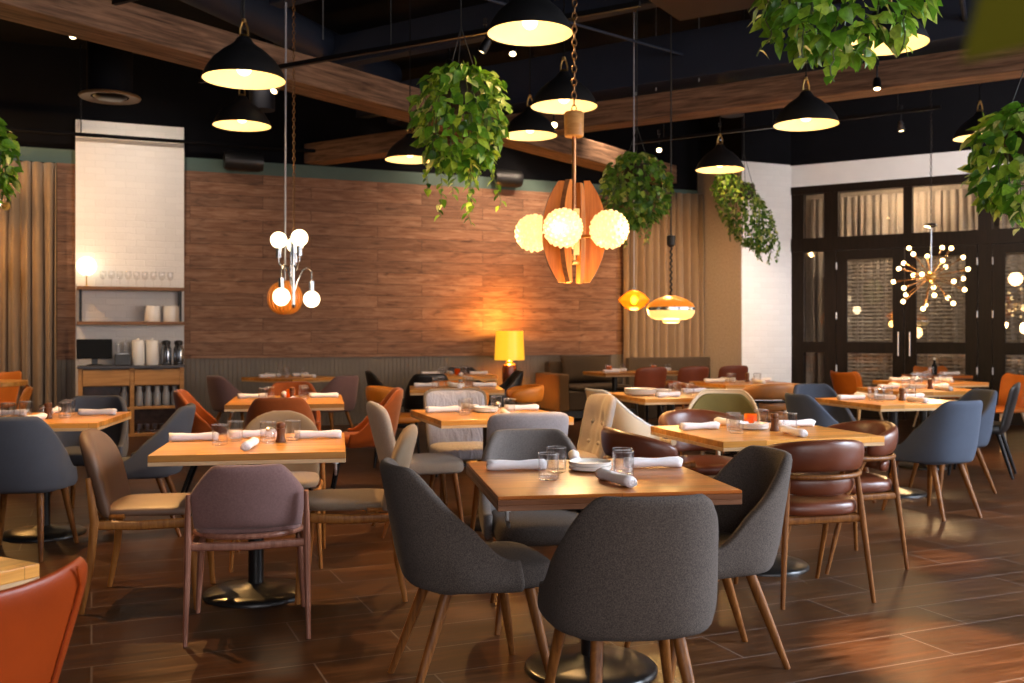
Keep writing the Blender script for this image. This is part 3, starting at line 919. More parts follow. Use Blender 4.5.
NEAR = [('nap', -.265, .165, 0, 'left'), ('nap', .30, .15, 0, 'right'), ('nap', .035, -.235, 100, 'near side'), ('nap', .015, .34, 78, 'far side'),
        ('tum', -.19, -.11, 0, 'near left'), ('tum', -.12, .075, 0, 'far left'), ('tum', .105, -.10, 0, 'near right'), ('tum', .125, -.01, 0, 'far right'), ('plate', .03, .125, 0, 'middle')]
setting('near', 'nearest square table', NEAR, 0)
GOLD = [('nap', -.315, .145, 0, 'left'), ('nap', .30, .16, 2, 'right'), ('nap', -.01, -.24, 84, 'near side'), ('nap', -.035, .26, 12, 'far side'),
        ('tum', -.165, -.065, 0, 'near left'), ('tum', -.11, .115, 0, 'far left'), ('tum', .055, .045, 0, 'middle'), ('tum', .175, .10, 0, 'right'), ('mill', .12, .005, 0, ''), ('salt', .07, -.04, 0, '')]
setting('gold', 'brightly lit golden table', GOLD, 0)
LEFT = STD[:7] + [('tum', .10, .20, 0, 'far right'), ('mill', .06, -.10, 0, ''), ('salt', .0, -.02, 0, '')]
setting('left', 'table before the service cabinet', LEFT)
setting('right', 'table among chestnut armchairs', STD + [('amber', .05, .22, 0, '')])
setting('centre', 'table between silver and lilac chairs', STD[:8] + [STD[8], ('salt', .05, -.05, 0, '')])
setting('rusty', 'table ringed by rust chairs', STD[:8] + [('mill', .04, .0, 0, ''), ('amber', .03, .12, 0, '')])
setting('blue', 'table beside the blue grey chairs')
CR = [('nap', -.16, -.27, 8, 'left'), ('nap', .30, .17, 0, 'right'), ('nap', .24, -.30, 60, 'near side'), ('tum', -.02, -.1, 0, 'left'), ('tum', .15, -.06, 0, 'near right'), ('tum', .11, .10, 0, 'far right'), ('plate', .02, .22, 0, 'middle')]
setting('cream', 'table beside the cream shell chair', CR)
for q in range(3):
    single('dinner_plate', BIGPLATE, on('cream', -.28, .02, .7502 + .0165 * q), 0, f"{['lowest', 'middle', 'topmost'][q]} of three stacked white plates beside the cream shell chair", 'plate', 'stacked dinner plates')
setting('mustard', 'table among mustard chairs', STD[:9] + [('salt', .05, -.05, 0, '')])
setting('dark', 'far table among black chairs', STD[:8] + [('amber', .03, .10, 0, '')])
setting('corner', 'corner table below the chrome chandelier', STD[:8])
SM = [('nap', -.17, -.20, 0, 'left'), ('nap', .18, .20, 0, 'right'), ('tum', -.12, .02, 0, 'left'), ('tum', .11, -.05, 0, 'right'), ('amber', .0, .18, 0, '')]
setting('bench', 'bench table by the sofa arm', [(k, u * 1.2, v * 1.2, a, w_) for k, u, v, a, w_ in SM], 0)
setting('benchb', 'bench table by the taupe curtain', [(k, u * 1.2, v * 1.2, a, w_) for k, u, v, a, w_ in SM], 0)
setting('tan', 'table behind the tan armchair', STD[:7] + [('mill', .10, .12, 0, '')])
setting('mid', 'second table of the right row', STD[:9] + [('mill', .06, -.03, 0, '')])
setting('far', 'third table of the right row', STD[:8])
def bottle(p, label):
    t = empty('sauce_bottle', p, 0, label, 'bottle')
    mb = MB(); mb.lathe([(.001, 0), (.032, 0), (.034, .01), (.034, .11), (.014, .15), (.012, .19), (.001, .19)], 18); obj('body', mb, M['screen'], t)
    mb = MB(); mb.lathe([(.016, .1905), (.016, .22), (.001, .222)], 14); obj('cap', mb, M['china'], t)
bottle(on('door', -.02, .02), 'dark bottle with white cap on the small table by the glazed doors')
setting('door', 'small table by the glazed doors', [('tum', -.2, -.1, 0, 'left'), ('nap', .2, -.15, 0, 'right')], 0)
setting('edge', 'round table at the left edge', [('tum', .1, -.1, 0, 'near side')], 0)

# ================================================================== THE ROOM
UW = Vector((.9213, .3888, 0)); NW = Vector((.3888, -.9213, 0))     # along the back wall, and out of it into the room
AW = math.atan2(.3888, .9213)
def W(s, off=0, z=0): return Vector((0, 14.98, z)) + UW * s + NW * off
def s_at(px, off=0):
    k = (px - 512) / F; b = NW * off
    return (k * (14.98 + b.y) - b.x) / (.9213 - .3888 * k)
def z_at(px, py, off=0):
    p = W(s_at(px, off), off); return CH + (HOR - py) / F * p.y

def wframe(s, off=0, z=0):      # placement of an object that lies along the back wall (local x along, -y into the room)
    return W(s, off, z)
def slab(name, p0, p1, z0, z1, th, mat, kind='structure', back=1):
    """wall piece from p0 to p1 (as seen from inside, left to right); its face is the line p0-p1"""
    p0 = Vector(p0); p1 = Vector(p1); d = p1 - p0; L = d.length
    mb = MB(); mb.box((L / 2, th / 2, (z0 + z1) / 2), (L, th, z1 - z0))
    o = obj(name, mb, mat, None, smooth=False)
    o.location = (p0.x, p0.y, 0); o.rotation_euler = (0, 0, math.atan2(d.y, d.x))
    if kind: o['kind'] = kind
    return o

CEIL = 4.9
ZW0, ZW1, ZT1 = .949, 3.43, 3.605
SL, SR = -9.6, 3.6
mb = MB(); mb.box((.6, 6.4, -.05), (19.0, 20.4, .1)); obj('floor', mb, M['floor'], smooth=False)['kind'] = 'structure'
mb = MB(); mb.box((.6, 6.4, CEIL + .05), (19.0, 20.4, .1)); obj('ceiling', mb, M['black'], smooth=False)['kind'] = 'structure'
s_wr = s_at(622)
slab('wall_back', W(SL), W(SR), 0, CEIL, .2, M['black'])
slab('trim_1', W(SL, .012), W(SR - .1, .012), 0, ZW0, .012, M['wainscot'])
slab('trim_2', W(s_at(57), .03), W(s_wr, .03), ZW0, ZW1, .03, M['cladding'])
slab('trim_3', W(SL, .025), W(SR, .025), ZW1 + .001, ZT1, .025, M['teal'])
# left brick pier
sp0, sp1 = s_at(75.5, .15), s_at(184, .15)
slab('wall_brick', W(sp0, .15), W(sp1, .15), 0, 3.97, .148, M['brick'])
# right brick column, the warm shade on its flank put into a beige panel
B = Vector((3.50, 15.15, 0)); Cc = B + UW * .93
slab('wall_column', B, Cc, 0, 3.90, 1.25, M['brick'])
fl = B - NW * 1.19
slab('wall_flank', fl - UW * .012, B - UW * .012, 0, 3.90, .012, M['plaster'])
slab('wall_soffit', B - UW * .015 + NW * .01, Cc + UW * .0 + NW * .01, 3.901, CEIL, 1.1, M['black'])
# glazed door wall
UD = Vector((.843, -.538, 0)); UD.normalize(); ND = Vector((UD.y, -UD.x, 0))   # ND: into the room
if ND.y > 0: ND = -ND
D0 = Vector((4.353, 15.51, 0))
def D(u, off=0, z=0): return D0 + UD * u + ND * off + Vector((0, 0, z))
def u_at(px):
    k = (px - 512) / F; return (k * D0.y - D0.x) / (UD.x - k * UD.y)
UE = 5.6
slab('wall_header', D(-.05), D(UE), 3.55, 3.885, .25, M['white'])
slab('wall_soffit', D(-.05, .02), D(UE, .02), 3.886, CEIL, .27, M['black'])
# side and rear walls (out of the picture), with the daylight windows
XR, XL, YB = D(UE).x + .02, -8.75, -3.0
pe = D(UE)
def wall_with_opening(name, p0, p1, spans, z0, z1, mat):
    p0 = Vector(p0); p1 = Vector(p1); d = (p1 - p0); L = d.length; d.normalize()
    mb = MB(); x = 0
    for a, b in spans:
        mb.box(((x + a) / 2, .1, CEIL / 2), (a - x, .2, CEIL))
        mb.box(((a + b) / 2, .1, z0 / 2), (b - a, .2, z0)); mb.box(((a + b) / 2, .1, (z1 + CEIL) / 2), (b - a, .2, CEIL - z1))
        x = b
    mb.box(((x + L) / 2, .1, CEIL / 2), (L - x, .2, CEIL))
    o = obj(name, mb, mat, smooth=False); o.location = (p0.x, p0.y, 0); o.rotation_euler = (0, 0, math.atan2(d.y, d.x)); o['kind'] = 'structure'
    return o
NWIN = [0]
def window_unit(p0, d, a, b, z0, z1):
    NWIN[0] += 1
    r = empty(f'window_{NWIN[0]}', Vector(p0) + d * a, math.atan2(d.y, d.x), kind='structure')
    w = b - a; mb = MB()
    for x in (0.03, w - .03): mb.box((x, .1, (z0 + z1) / 2), (.06, .08, z1 - z0))
    for k in range(1, max(2, round(w / 1.3))): mb.box((w * k / max(2, round(w / 1.3)), .1, (z0 + z1) / 2), (.04, .06, z1 - z0))
    for z in (z0 + .03, z1 - .03): mb.box((w / 2, .1, z), (w, .08, .06))
    obj('window_frame', mb, M['blackmetal'], r, smooth=False)
    mb = MB(); mb.box((w / 2, .1, (z0 + z1) / 2), (w - .06, .008, z1 - z0 - .06)); obj('window_pane', mb, M['glass'], r, smooth=False)
    L = bpy.data.lights.new('window_portal', 'AREA'); L.shape = 'RECTANGLE'; L.size = w; L.size_y = z1 - z0; L.cycles.is_portal = True
    lo = bpy.data.objects.new('window_portal', L); link(lo); lo.parent = r; lo.location = (w / 2, .16, (z0 + z1) / 2); lo.rotation_euler = (R(-90), 0, 0)
pR0 = Vector((XR, pe.y + .05, 0)); pR1 = Vector((XR, YB, 0))
LR = (pR1 - pR0).length
spR = [(LR - 11.4, LR - 7.2), (LR - 6.4, LR - 2.2)]
wall_with_opening('wall_right', pR0, pR1, spR, .3, 3.9, M['white'])
for a, b in spR: window_unit(pR0, Vector((0, -1, 0)), a, b, .3, 3.9)
pB0 = Vector((XR, YB, 0)); pB1 = Vector((XL, YB, 0)); spB = [(1.5, 5.5), (6.3, 10.3)]
wall_with_opening('wall_front', pB0, pB1, spB, .5, 3.4, M['white'])
for a, b in spB: window_unit(pB0, Vector((-1, 0, 0)), a, b, .5, 3.4)
slab('wall_left', (XL, YB, 0), (XL, 12.0, 0), 0, CEIL, .2, M['wainscot'])

# ---- door and window joinery of the glazed wall
ZH, ZTR1, ZTR0, ZDT = 3.55, 2.745, 2.54, 2.43
uS0, uS1 = u_at(803), u_at(826)
cols = dict(side=(u_at(803.5), u_at(824)), da=(u_at(836), u_at(904.5)), db=(u_at(904.5), u_at(978)), post=(u_at(978), u_at(992)))
dA, dB = cols['da'], cols['db']
wd = dB[1] - dA[0]
d2 = (cols['post'][1], cols['post'][1] + wd)
def dbox(mb, u0, u1, z0, z1, off=.0, th=.09):
    # boxes are made in the frame whose x runs along the door wall and whose +y points away from the room
    mb.box(((u0 + u1) / 2, -off + th / 2, (z0 + z1) / 2), (u1 - u0, th, z1 - z0))
ANG = math.atan2(UD.y, UD.x)
def droot(name, kind='structure'):
    return empty(name, D0, ANG, kind=kind)
fr = MB()
for a, b in ((-.05, cols['side'][0]), (cols['side'][1], dA[0]), cols['post'], (d2[1], d2[1] + .2)): dbox(fr, a, b, 0, ZH, 0, .14)
for z0, z1 in ((ZTR0, ZTR1), (ZH - .12, ZH)): dbox(fr, -.05, UE, z0, z1, .012, .16)
um = (u_at(903.5) + u_at(911.5)) / 2
for c in (um, um + wd): dbox(fr, c - .06, c + .06, ZTR1, ZH - .12, 0, .14)
dbox(fr, cols['side'][0], cols['side'][1], 0, .3, 0, .12); dbox(fr, cols['side'][0], cols['side'][1], .985, 1.15, 0, .12)
o = obj('trim_4', fr, M['darkframe'], smooth=False); o.location = D0; o.rotation_euler = (0, 0, ANG); o['kind'] = 'structure'
def pane(root, u0, u1, z0, z1, name='pane'):
    mb = MB(); mb.box(((u0 + u1) / 2, .045, (z0 + z1) / 2), (u1 - u0, .008, z1 - z0)); return obj(name, mb, M['pane'], root, smooth=False)
w1 = droot('window_6'); pane(w1, *cols['side'], 1.15, ZTR0, 'window_pane'); pane(w1, *cols['side'], .3, .985, 'window_pane')
w2 = droot('window_7'); pane(w2, cols['side'][0], dA[0] - .05, ZTR1, ZH - .12, 'window_pane')
w3 = droot('window_8'); pane(w3, dA[0] - .05, um - .06, ZTR1, ZH - .12, 'window_pane'); 
w4 = droot('window_9'); pane(w4, um + .06, cols['post'][0], ZTR1, ZH - .12, 'window_pane')
w5 = droot('window_10'); pane(w5, d2[0], um + wd - .06, ZTR1, ZH - .12, 'window_pane'); pane(w5, um + wd + .06, d2[1], ZTR1, ZH - .12, 'window_pane')
# the mullion between sidelight transom and first transom light
mb = MB(); dbox(mb, u_at(826), u_at(838), ZTR1, ZH - .1, .005, .15); o = obj('trim_5', mb, M['darkframe'], smooth=False); o.location = D0; o.rotation_euler = (0, 0, ANG); o['kind'] = 'structure'
ND_ = [0]
def door_leaf(u0, u1, hinge):
    ND_[0] += 1
    r = droot(f'door_{ND_[0]}')
    st = .165; mb = MB(); e = .006
    dbox(mb, u0 + e, u0 + st, .01, ZTR0 - .01, .004, .05); dbox(mb, u1 - st, u1 - e, .01, ZTR0 - .01, .004, .05)
    for z0, z1 in ((.01, .28), (.985, 1.15), (2.40, ZTR0 - .01)): dbox(mb, u0 + st, u1 - st, z0, z1, .004, .05)
    obj('frame', mb, M['darkframe'], r, smooth=False, bevel=.003)
    mb = MB()
    for z0, z1 in ((.28, .985), (1.15, 2.40)): mb.box(((u0 + u1) / 2, .022, (z0 + z1) / 2), (u1 - u0 - 2 * st, .006, z1 - z0))
    obj('pane', mb, M['pane'], r, smooth=False)
    mb = MB(); z = .30
    while z < 2.40:
        if not (.97 < z < 1.16):
            mb.box(((u0 + u1) / 2, .085, z), (u1 - u0 - 2 * st + .03, .034, .004), Matrix.Rotation(R(50), 3, 'X'))
        z += .055
    for q in (.2, .8): mb.box((u0 + st + (u1 - u0 - 2 * st) * q, .085, 1.35), (.012, .034, 2.1))
    obj('blind', mb, M['slat'], r, smooth=False)
    hx = u1 - .01 if hinge > 0 else u0 + .01
    mb = MB()
    for z in (.75, 1.55, 2.3): mb.tube([(hx, -.015, z - .05), (hx, -.015, z + .05)], .011, 8)
    obj('hinge', mb, M['steel'], r)
    kx = u0 + .08 if hinge > 0 else u1 - .08
    mb = MB(); mb.tube([(kx, -.045, .95), (kx, -.045, 1.30)], .011, 8); mb.tube([(kx, -.045, .99), (kx, .0, .99)], .007, 6); mb.tube([(kx, -.045, 1.26), (kx, .0, 1.26)], .007, 6)
    obj('handle', mb, M['steel'], r)
door_leaf(dA[0], dA[1], -1); door_leaf(dB[0], dB[1], 1)
h2 = (d2[0] + d2[1]) / 2
door_leaf(d2[0], h2, -1); door_leaf(h2, d2[1], 1)

# ---- what lies behind the glass: a lobby with curtains
def folds(L, z0, z1, pitch, amp, n=None, seed=0, gather=0):
    rnd = random.Random(seed); n = n or int(L / pitch * 12)
    cols_ = []; ph = 0
    xs = [L * i / n for i in range(n + 1)]
    rr = []
    phs = []
    for i, x in enumerate(xs):
        ph += 2 * PI / 12 * rnd.uniform(.75, 1.3); phs.append(ph)
    for k in range(9):
        t = k / 8; z = z1 + (z0 - z1) * t
        row = []
        for i, x in enumerate(xs):
            a = amp * (.55 + .45 * t) * (1 + .25 * math.sin(i * .37 + seed))
            row.append(Vector((x + .010 * math.sin(phs[i] * .5 + 2 * t), a * (1 - 2 * abs(math.sin(phs[i] / 2 + .12 * math.sin(3 * t + i * .1))) ** .8), z)))
        rr.append(row)
    return rr
def curtain(name, p0, p1, z0, z1, pitch, amp, mat, label, seed, solid=.004, kind=None):
    p0 = Vector(p0); p1 = Vector(p1); d = p1 - p0
    mb = MB(); mb.rings(folds(d.length, z0, z1, pitch, amp, seed=seed), closed=False)
    o = obj(name, mb, mat, solid=solid, auto=0); o.location = (p0.x, p0.y, 0); o.rotation_euler = (0, 0, math.atan2(d.y, d.x))
    return tag(o, label, 'curtain')
curtain('lobby_curtain', D(-.05, -1.22), D(dA[0] + .02, -1.22), .02, 3.5, .12, .07, M['sheer'], 'beige lobby curtain behind the narrow sidelight', 3)
curtain('lobby_curtain', D(dA[0] + .04, -1.22), D(cols['post'][0] + .03, -1.22), .02, 3.5, .12, .07, M['sheer'], 'beige lobby curtain behind the first pair of glazed doors', 5)
curtain('lobby_curtain', D(cols['post'][1] - .05, -1.22), D(d2[1] + .1, -1.22), .02, 3.5, .12, .07, M['sheer'], 'beige lobby curtain behind the glazed doors at the right edge', 8)
slab('wall_lobby', D(-.4, -1.5), D(UE, -1.5), 0, 3.9, .1, M['plaster'])
slab('wall_lobby', D(-.4, -.16), D(-.4, -1.5), 0, 3.9, .1, M['plaster'])
mb = MB(); mb.box((UE / 2, .8, 3.85), (UE + .8, 1.4, .1)); o = obj('ceiling_lobby', mb, M['white'], smooth=False); o.location = D0; o.rotation_euler = (0, 0, ANG); o['kind'] = 'structure'

# ---- curtains of the dining room
cl0, cl1 = s_at(-45), s_at(57.5)
curtain('curtain', W(cl0, .17), W(cl1, .17), .02, 3.40, .125, .10, M['curtain'], 'floor-length pleated curtain left of the white brick pier', 11)
cr0, cr1 = s_at(624, .2), s_at(697)
curtain('curtain', W(cr0, .17), W(cr1 - .03, .17), .02, 3.52, .145, .10, M['curtain'], 'pleated taupe curtain between plank wall and brick column', 17)

# ---- timber beams and black gear overhead
def beam(name, a, b, w, h, mat, label=None):
    a = Vector(a); b = Vector(b); d = b - a
    mb = MB(); mb.box((d.length / 2, 0, 0), (d.length, w, h)); o = obj(name, mb, mat, smooth=False, bevel=.012)
    o.location = a; o.rotation_euler = (0, 0, math.atan2(d.y, d.x)); o['kind'] = 'structure'
    return o
ZB = 3.62
dl = Vector((.586, .811, 0)); dl.normalize(); nl = Vector((dl.y, -dl.x, 0))
a0 = Vector((-3.795, 7.38, 0)) + nl * .19
beam('ceiling_beam', a0 - dl * 3.5 + Vector((0, 0, ZB + .14)), a0 + dl * 10.35 + Vector((0, 0, ZB + .14)), .38, .28, M['beam'])
dr = Vector((.836, -.549, 0)); dr.normalize(); nr = Vector((-dr.y, dr.x, 0)) * -1
b0 = Vector((.851, 11.61, 0)) + nr * .15
ti = (a0 - b0).cross(dl).z / dr.cross(dl).z           # where the two beams meet
beam('ceiling_beam', b0 + dr * (ti + .19) + Vector((0, 0, ZB + .135)), b0 + dr * 9 + Vector((0, 0, ZB + .135)), .30, .268, M['beam'])
te = ti - .19
beam('ceiling_beam', b0 + dr * te + Vector((0, 0, ZB + .135)), b0 + dr * (te - 2.95) + Vector((0, 0, ZB + .135)), .30, .268, M['beam'])
def girder(a, b, w, h, mat='duct'):
    return beam('ceiling_girder', a, b, w, h, M[mat])
for k, (yy, zz) in enumerate(((6.2, 4.45), (8.6, 4.5), (11.2, 4.5), (13.2, 4.45))):
    c = Vector((0, yy + 1.5, zz)); girder(c - dr * 2.6, c + dr * 7.2, .16, .34)
girder(Vector((-.6, 12.3, 4.2)) - dr * 1.0, Vector((-.6, 12.3, 4.2)) + dr * 6.3, .55, .5)
def pipe(a, b, r, mat, label, cat='pipe', name='ceiling_pipe', n=14):
    mb = MB(); mb.tube([a, b], r, n); return tag(obj(name, mb, M[mat]), label, cat)
pipe((.2, 3.8, 4.55), (3.9, 13.6, 4.55), .16, 'duct', 'round dark duct running away under the black ceiling', 'duct', 'ceiling_duct', 24)
pipe((-4.6, 5.5, 4.6), (-1.6, 12.9, 4.6), .20, 'duct', 'round dark duct above the timber beam at the upper left', 'duct', 'ceiling_duct', 24)
pq = pt(732, 20, 12.2); pipe((pq.x, pq.y, 3.95), (pq.x, pq.y, CEIL), .14, 'duct', 'vertical dark blue pipe dropping from the ceiling above the right beam', 'duct', 'ceiling_duct', 24)
pq = pt(262, 60, 11.8); pipe((pq.x, pq.y, 3.93), (pq.x, pq.y, CEIL), .15, 'duct', 'vertical dark duct above the long left beam', 'duct', 'ceiling_duct', 24)
for k, (a, b, r) in enumerate((((-1.8, 5.2, 4.1), (3.6, 9.2, 4.1), .018), ((-2.6, 6.6, 4.2), (2.0, 10.6, 4.2), .014), ((1.2, 6.0, 4.25), (6.0, 8.6, 4.25), .014), ((2.2, 5.2, 4.1), (4.4, 9.6, 4.1), .022))):
    pipe(a, b, r, 'duct', ['slim conduit crossing above the dome pendants', 'thin conduit crossing the ceiling behind the large fern', 'thin conduit high above the right beam', 'dark pipe running away at the upper right'][k], name='ceiling_conduit')
# hanger rods and a boxed duct seen against the dark ceiling
for px, y0, Y, lab in ((323, 75, 8.9, 'thin hanger rod rising from the long left beam, behind the first dome'), (636, 118, 11.0, 'thin hanger rod rising from the right beam near the round fern'), (656, 112, 10.8, 'second thin hanger rod on the right beam, above the bright track spot'), (699, 105, 10.4, 'thin hanger rod on the right beam beside the vertical blue pipe')):
    p = pt(px, y0, Y); pipe((p.x, p.y, 3.915), (p.x, p.y, CEIL - .001), .006, 'steel', lab, name='ceiling_rod', n=6)
pa = pt(715, -2, 8.6)
mb = MB(); mb.box((0, 0, 0), (.95, .7, .30)); o = obj('ceiling_duct_box', mb, plain('rusty brown duct', (.034, .020, .014), .6, .3), smooth=False, bevel=.01); o.location = (pa.x, pa.y, pa.z + .12); o.rotation_euler = (0, 0, ANG)
tag(o, 'boxed brown duct hanging at the top edge, left of the trailing plant', 'duct')
mb = MB(); mb.tube([(-.4, 0, .15), (-.4, 0, CEIL - pa.z - .125)], .008, 6); obj('hanger', mb, M['cord'], o); mb = MB(); mb.tube([(.4, 0, .15), (.4, 0, CEIL - pa.z - .125)], .008, 6); obj('hanger', mb, M['cord'], o)
# sprinkler pipe crossing the left brick pier
sa, sb = W(SL + .5, .24, 3.77), W(-2.4, .24, 3.77)
pipe(sa, sb, .024, 'black', 'black sprinkler pipe crossing the white brick pier')
ph_ = W(s_at(81, .24), .24, 0); pipe((ph_.x, ph_.y, 3.795), (ph_.x, ph_.y, CEIL), .008, 'blackmetal', 'thin hanger rod holding the sprinkler pipe at the brick pier')
# round air diffuser
pd = pt(110, 97, 9.3)
t = empty('ceiling_vent', (pd.x, pd.y, pd.z), 0, 'round bronze air diffuser hanging under black duct by the brick pier', 'air vent')
mb = MB(); mb.lathe([(.17, .0), (.265, -.015), (.275, .0), (.265, .012), (.17, .03)], 40, cap0=False, cap1=False); obj('rim', mb, plain('bronze vent', (.13, .065, .025), .5), t)
mb = MB(); mb.lathe([(.12, -.02), (.15, .0), (.12, .01)], 32, cap0=True); obj('cone', mb, M['blackmetal'], t)
mb = MB(); mb.lathe([(.20, .01), (.20, CEIL - pd.z - .002)], 32); obj('duct', mb, M['black'], t)
# wall speakers
def speaker(px, py, label, w=.5):
    s_ = s_at(px, .3); z = z_at(px, py, .3)
    t = empty('wall_speaker', W(s_, .17, z), AW, label, 'speaker')
    mb = MB(); rr = []
    for i in range(9):
        a = i / 8; k = 1 if .1 < a < .9 else .86
        rr.append([Vector((-w / 2 + w * a, math.cos(q) * .13 * k, math.sin(q) * .13 * k)) for q in [2 * PI * j / 20 for j in range(20)]])
    mb.rings(rr); obj('body', mb, M['plasticblack'], t)
    mb = MB(); mb.box((0, .135, 0), (.08, .07, .05)); obj('bracket', mb, M['blackmetal'], t, smooth=False)
speaker(245, 160, 'black cylindrical wall speaker above the plank wall near the brick pier')
speaker(511, 177, 'black cylindrical wall speaker above the plank wall beside the large fern', .42)
# ================================================================== SERVICE STATION (frame along the back wall)
PIER = .15
def wl(root): return root
sc0, sc1 = s_at(78, .6), s_at(184, .6)
CW = sc1 - sc0
def wempty(name, s, off, z, label, cat, group=None): return empty(name, W(s, off, z), AW, label, cat, group)
cab = wempty('service_cabinet', sc0, .16, 0, 'honey oak service cabinet with two drawers standing at the white brick pier', 'cabinet')
DP = .44                                   # local frame: x along wall, -y into the room
mb = MB(); mid = CW * .5
for x in (.025, mid, CW - .025): mb.box((x, -DP / 2, .425), (.05, DP, .85))
for z in (.02, .355): mb.box((CW / 2, -DP / 2, z), (CW, DP - .004, .035))
mb.box((CW / 2, -DP / 2, .636), (CW, DP - .03, .008))
obj('carcass', mb, M['cabinet'], cab, smooth=False, bevel=.002)
mb = MB(); mb.box((CW / 2, -.008, .425), (CW - .06, .012, .82)); obj('back_panel', mb, M['ceramic'], cab, smooth=False)
mb = MB(); mb.box((CW / 2, -DP / 2 - .01, .867), (CW + .02, DP + .03, .034)); obj('worktop', mb, plain('dark stone worktop', (.030, .022, .020), .35), cab, smooth=False, bevel=.003)
for k, (a, b) in enumerate(((.053, mid - .028), (mid + .028, CW - .053))):
    mb = MB(); mb.box(((a + b) / 2, -DP - .004, .738), (b - a, .02, .195)); d_ = obj('drawer', mb, M['cabinet'], cab, smooth=False, bevel=.003)
    mb = MB(); mb.box(((a + b) / 2, -DP - .017, .838), (.14, .014, .012)); obj('finger_pull', mb, M['plasticblack'], d_, smooth=False)
# wall shelves on black uprights
shs = wempty('wall_shelf', sc0 - .02, .155, 0, 'two-tier wooden wall shelf with black uprights above the service cabinet', 'shelf')
for z, nm in ((1.845, 'shelf_board'), (1.41, 'shelf_board')):
    mb = MB(); mb.box((CW / 2 + .02, -.15, z), (CW + .03, .30, .042)); obj(nm, mb, M['shelfwood'], shs, smooth=False, bevel=.002)
for x in (.045, CW - .01):
    mb = MB(); mb.box((x, -.26, 1.628), (.03, .025, .390)); mb.box((x, -.04, 1.628), (.03, .025, .390)); obj('upright', mb, M['blackmetal'], shs, smooth=False)
def wpos(px, off, z): return W(s_at(px, off), off, z)
ZS1, ZS2, ZC = 1.8665, 1.4315, .8845
# globe lamp
t = empty('globe_lamp', wpos(86.5, .28, ZS1), 0, 'small table lamp with glowing opal globe on the top wall shelf', 'lamp')
mb = MB(); mb.lathe([(.045, 0), (.045, .006), (.012, .014), (.008, .02), (.008, .135), (.03, .14), (.035, .15)], 18); obj('stand', mb, M['brass'], t)
mb = MB(); mb.ball((0, 0, .255), .118, 24, 14); obj('globe', mb, M['lampglobe'], t)
# wine glasses on the top shelf
WG = lathe_mesh('wine_glass', [(.001, 0), (.036, 0), (.034, .003), (.006, .010), (.0045, .085), (.016, .098), (.036, .125), (.041, .155), (.036, .205), (.0345, .205), (.039, .155), (.034, .127), (.012, .102), (.001, .099)], M['glass'], 20, cap0=False, cap1=False)
for k in range(9):
    single('wine_glass', WG, wpos(103 + 8.4 * k, .26 + .03 * (k % 2), ZS1), 0, 'clear stemmed wine glass in the row beside the globe lamp', 'glass', 'wine glasses on the top wall shelf')
# canisters
def can_mesh(r, h):
    return lathe_mesh('canister', [(.001, 0), (r * .97, 0), (r, .006), (r, h - .01), (r * .97, h), (r * .9, h), (r * .9, h - .012), (.001, h - .012)], M['china'], 28, cap0=False, cap1=False)
CAN = can_mesh(.098, .20); PIT = can_mesh(.077, .30)
for px, w_ in ((152.5, 'in the middle of the lower wall shelf'), (171, 'at the right end of the lower wall shelf')):
    single('plate_stack_canister', CAN, wpos(px, .29, ZS2), 0, 'squat white canister ' + w_, 'canister', 'white canisters on the lower wall shelf')
for px, w_ in ((138.2, 'next to the till printer'), (152.4, 'next to the steel flasks')):
    t = empty('coffee_urn', wpos(px, .42, ZC), 0, 'tall white canister on the service worktop ' + w_, 'canister', 'white canisters on the worktop')
    part_of('body', PIT, t)
    mb = MB(); mb.lathe([(.072, .3005), (.075, .312), (.02, .318), (.012, .335), (.001, .337)], 24); obj('lid', mb, M['china'], t)
for px, w_ in ((166.2, 'beside the white canisters'), (178.6, 'at the right end')):
    t = empty('vacuum_flask', wpos(px, .42, ZC), AW, 'steel vacuum flask with black lid on the worktop ' + w_, 'flask', 'steel flasks on the worktop')
    mb = MB(); mb.lathe([(.060, 0), (.064, .01), (.064, .20), (.050, .235), (.046, .25)], 24); obj('body', mb, M['chrome'], t)
    mb = MB(); mb.lathe([(.050, .251), (.054, .262), (.054, .295), (.03, .310), (.001, .312)], 20); obj('lid', mb, M['plasticblack'], t)
    mb = MB(); mb.tube([(0, -.05, .28), (0, -.098, .275), (0, -.104, .2), (0, -.098, .06), (0, -.06, .04)], .010, 8); obj('handle', mb, M['plasticblack'], t)
# till screen, printer, glasses on the printer
t = empty('till_monitor', wpos(94.5, .40, ZC), AW, 'black till screen on the service worktop', 'monitor')
mb = MB(); mb.box((0, 0, .205), (.41, .035, .245)); obj('screen', mb, M['screen'], t, smooth=False, bevel=.006)
mb = MB(); mb.box((0, .03, .07), (.07, .04, .14)); mb.lathe([(.10, 0), (.10, .008), (.04, .018)], 24, (0, .03, 0)); obj('stand', mb, M['plasticblack'], t)
t = empty('receipt_printer', wpos(122.5, .42, ZC), AW, 'black receipt printer between till screen and white canisters', 'printer')
mb = MB(); mb.box((0, 0, .07), (.19, .2, .14), taper=.94); obj('body', mb, M['plasticblack'], t, smooth=False, bevel=.008)
mb = MB(); mb.box((0, -.06, .143), (.13, .012, .004)); obj('paper_slot', mb, M['steel'], t, smooth=False)
TALL = lathe_mesh('water_glass', [(.001, .0), (.030, .0), (.033, .004), (.036, .15), (.034, .15), (.031, .01), (.001, .008)], M['glass'], 18, cap0=False, cap1=False)
for k in range(2):
    single('water_glass', TALL, wpos(119 + 7 * k, .42, ZC + .1412), 0, 'tall clear glass standing on the black receipt printer', 'glass', 'glasses on the receipt printer')
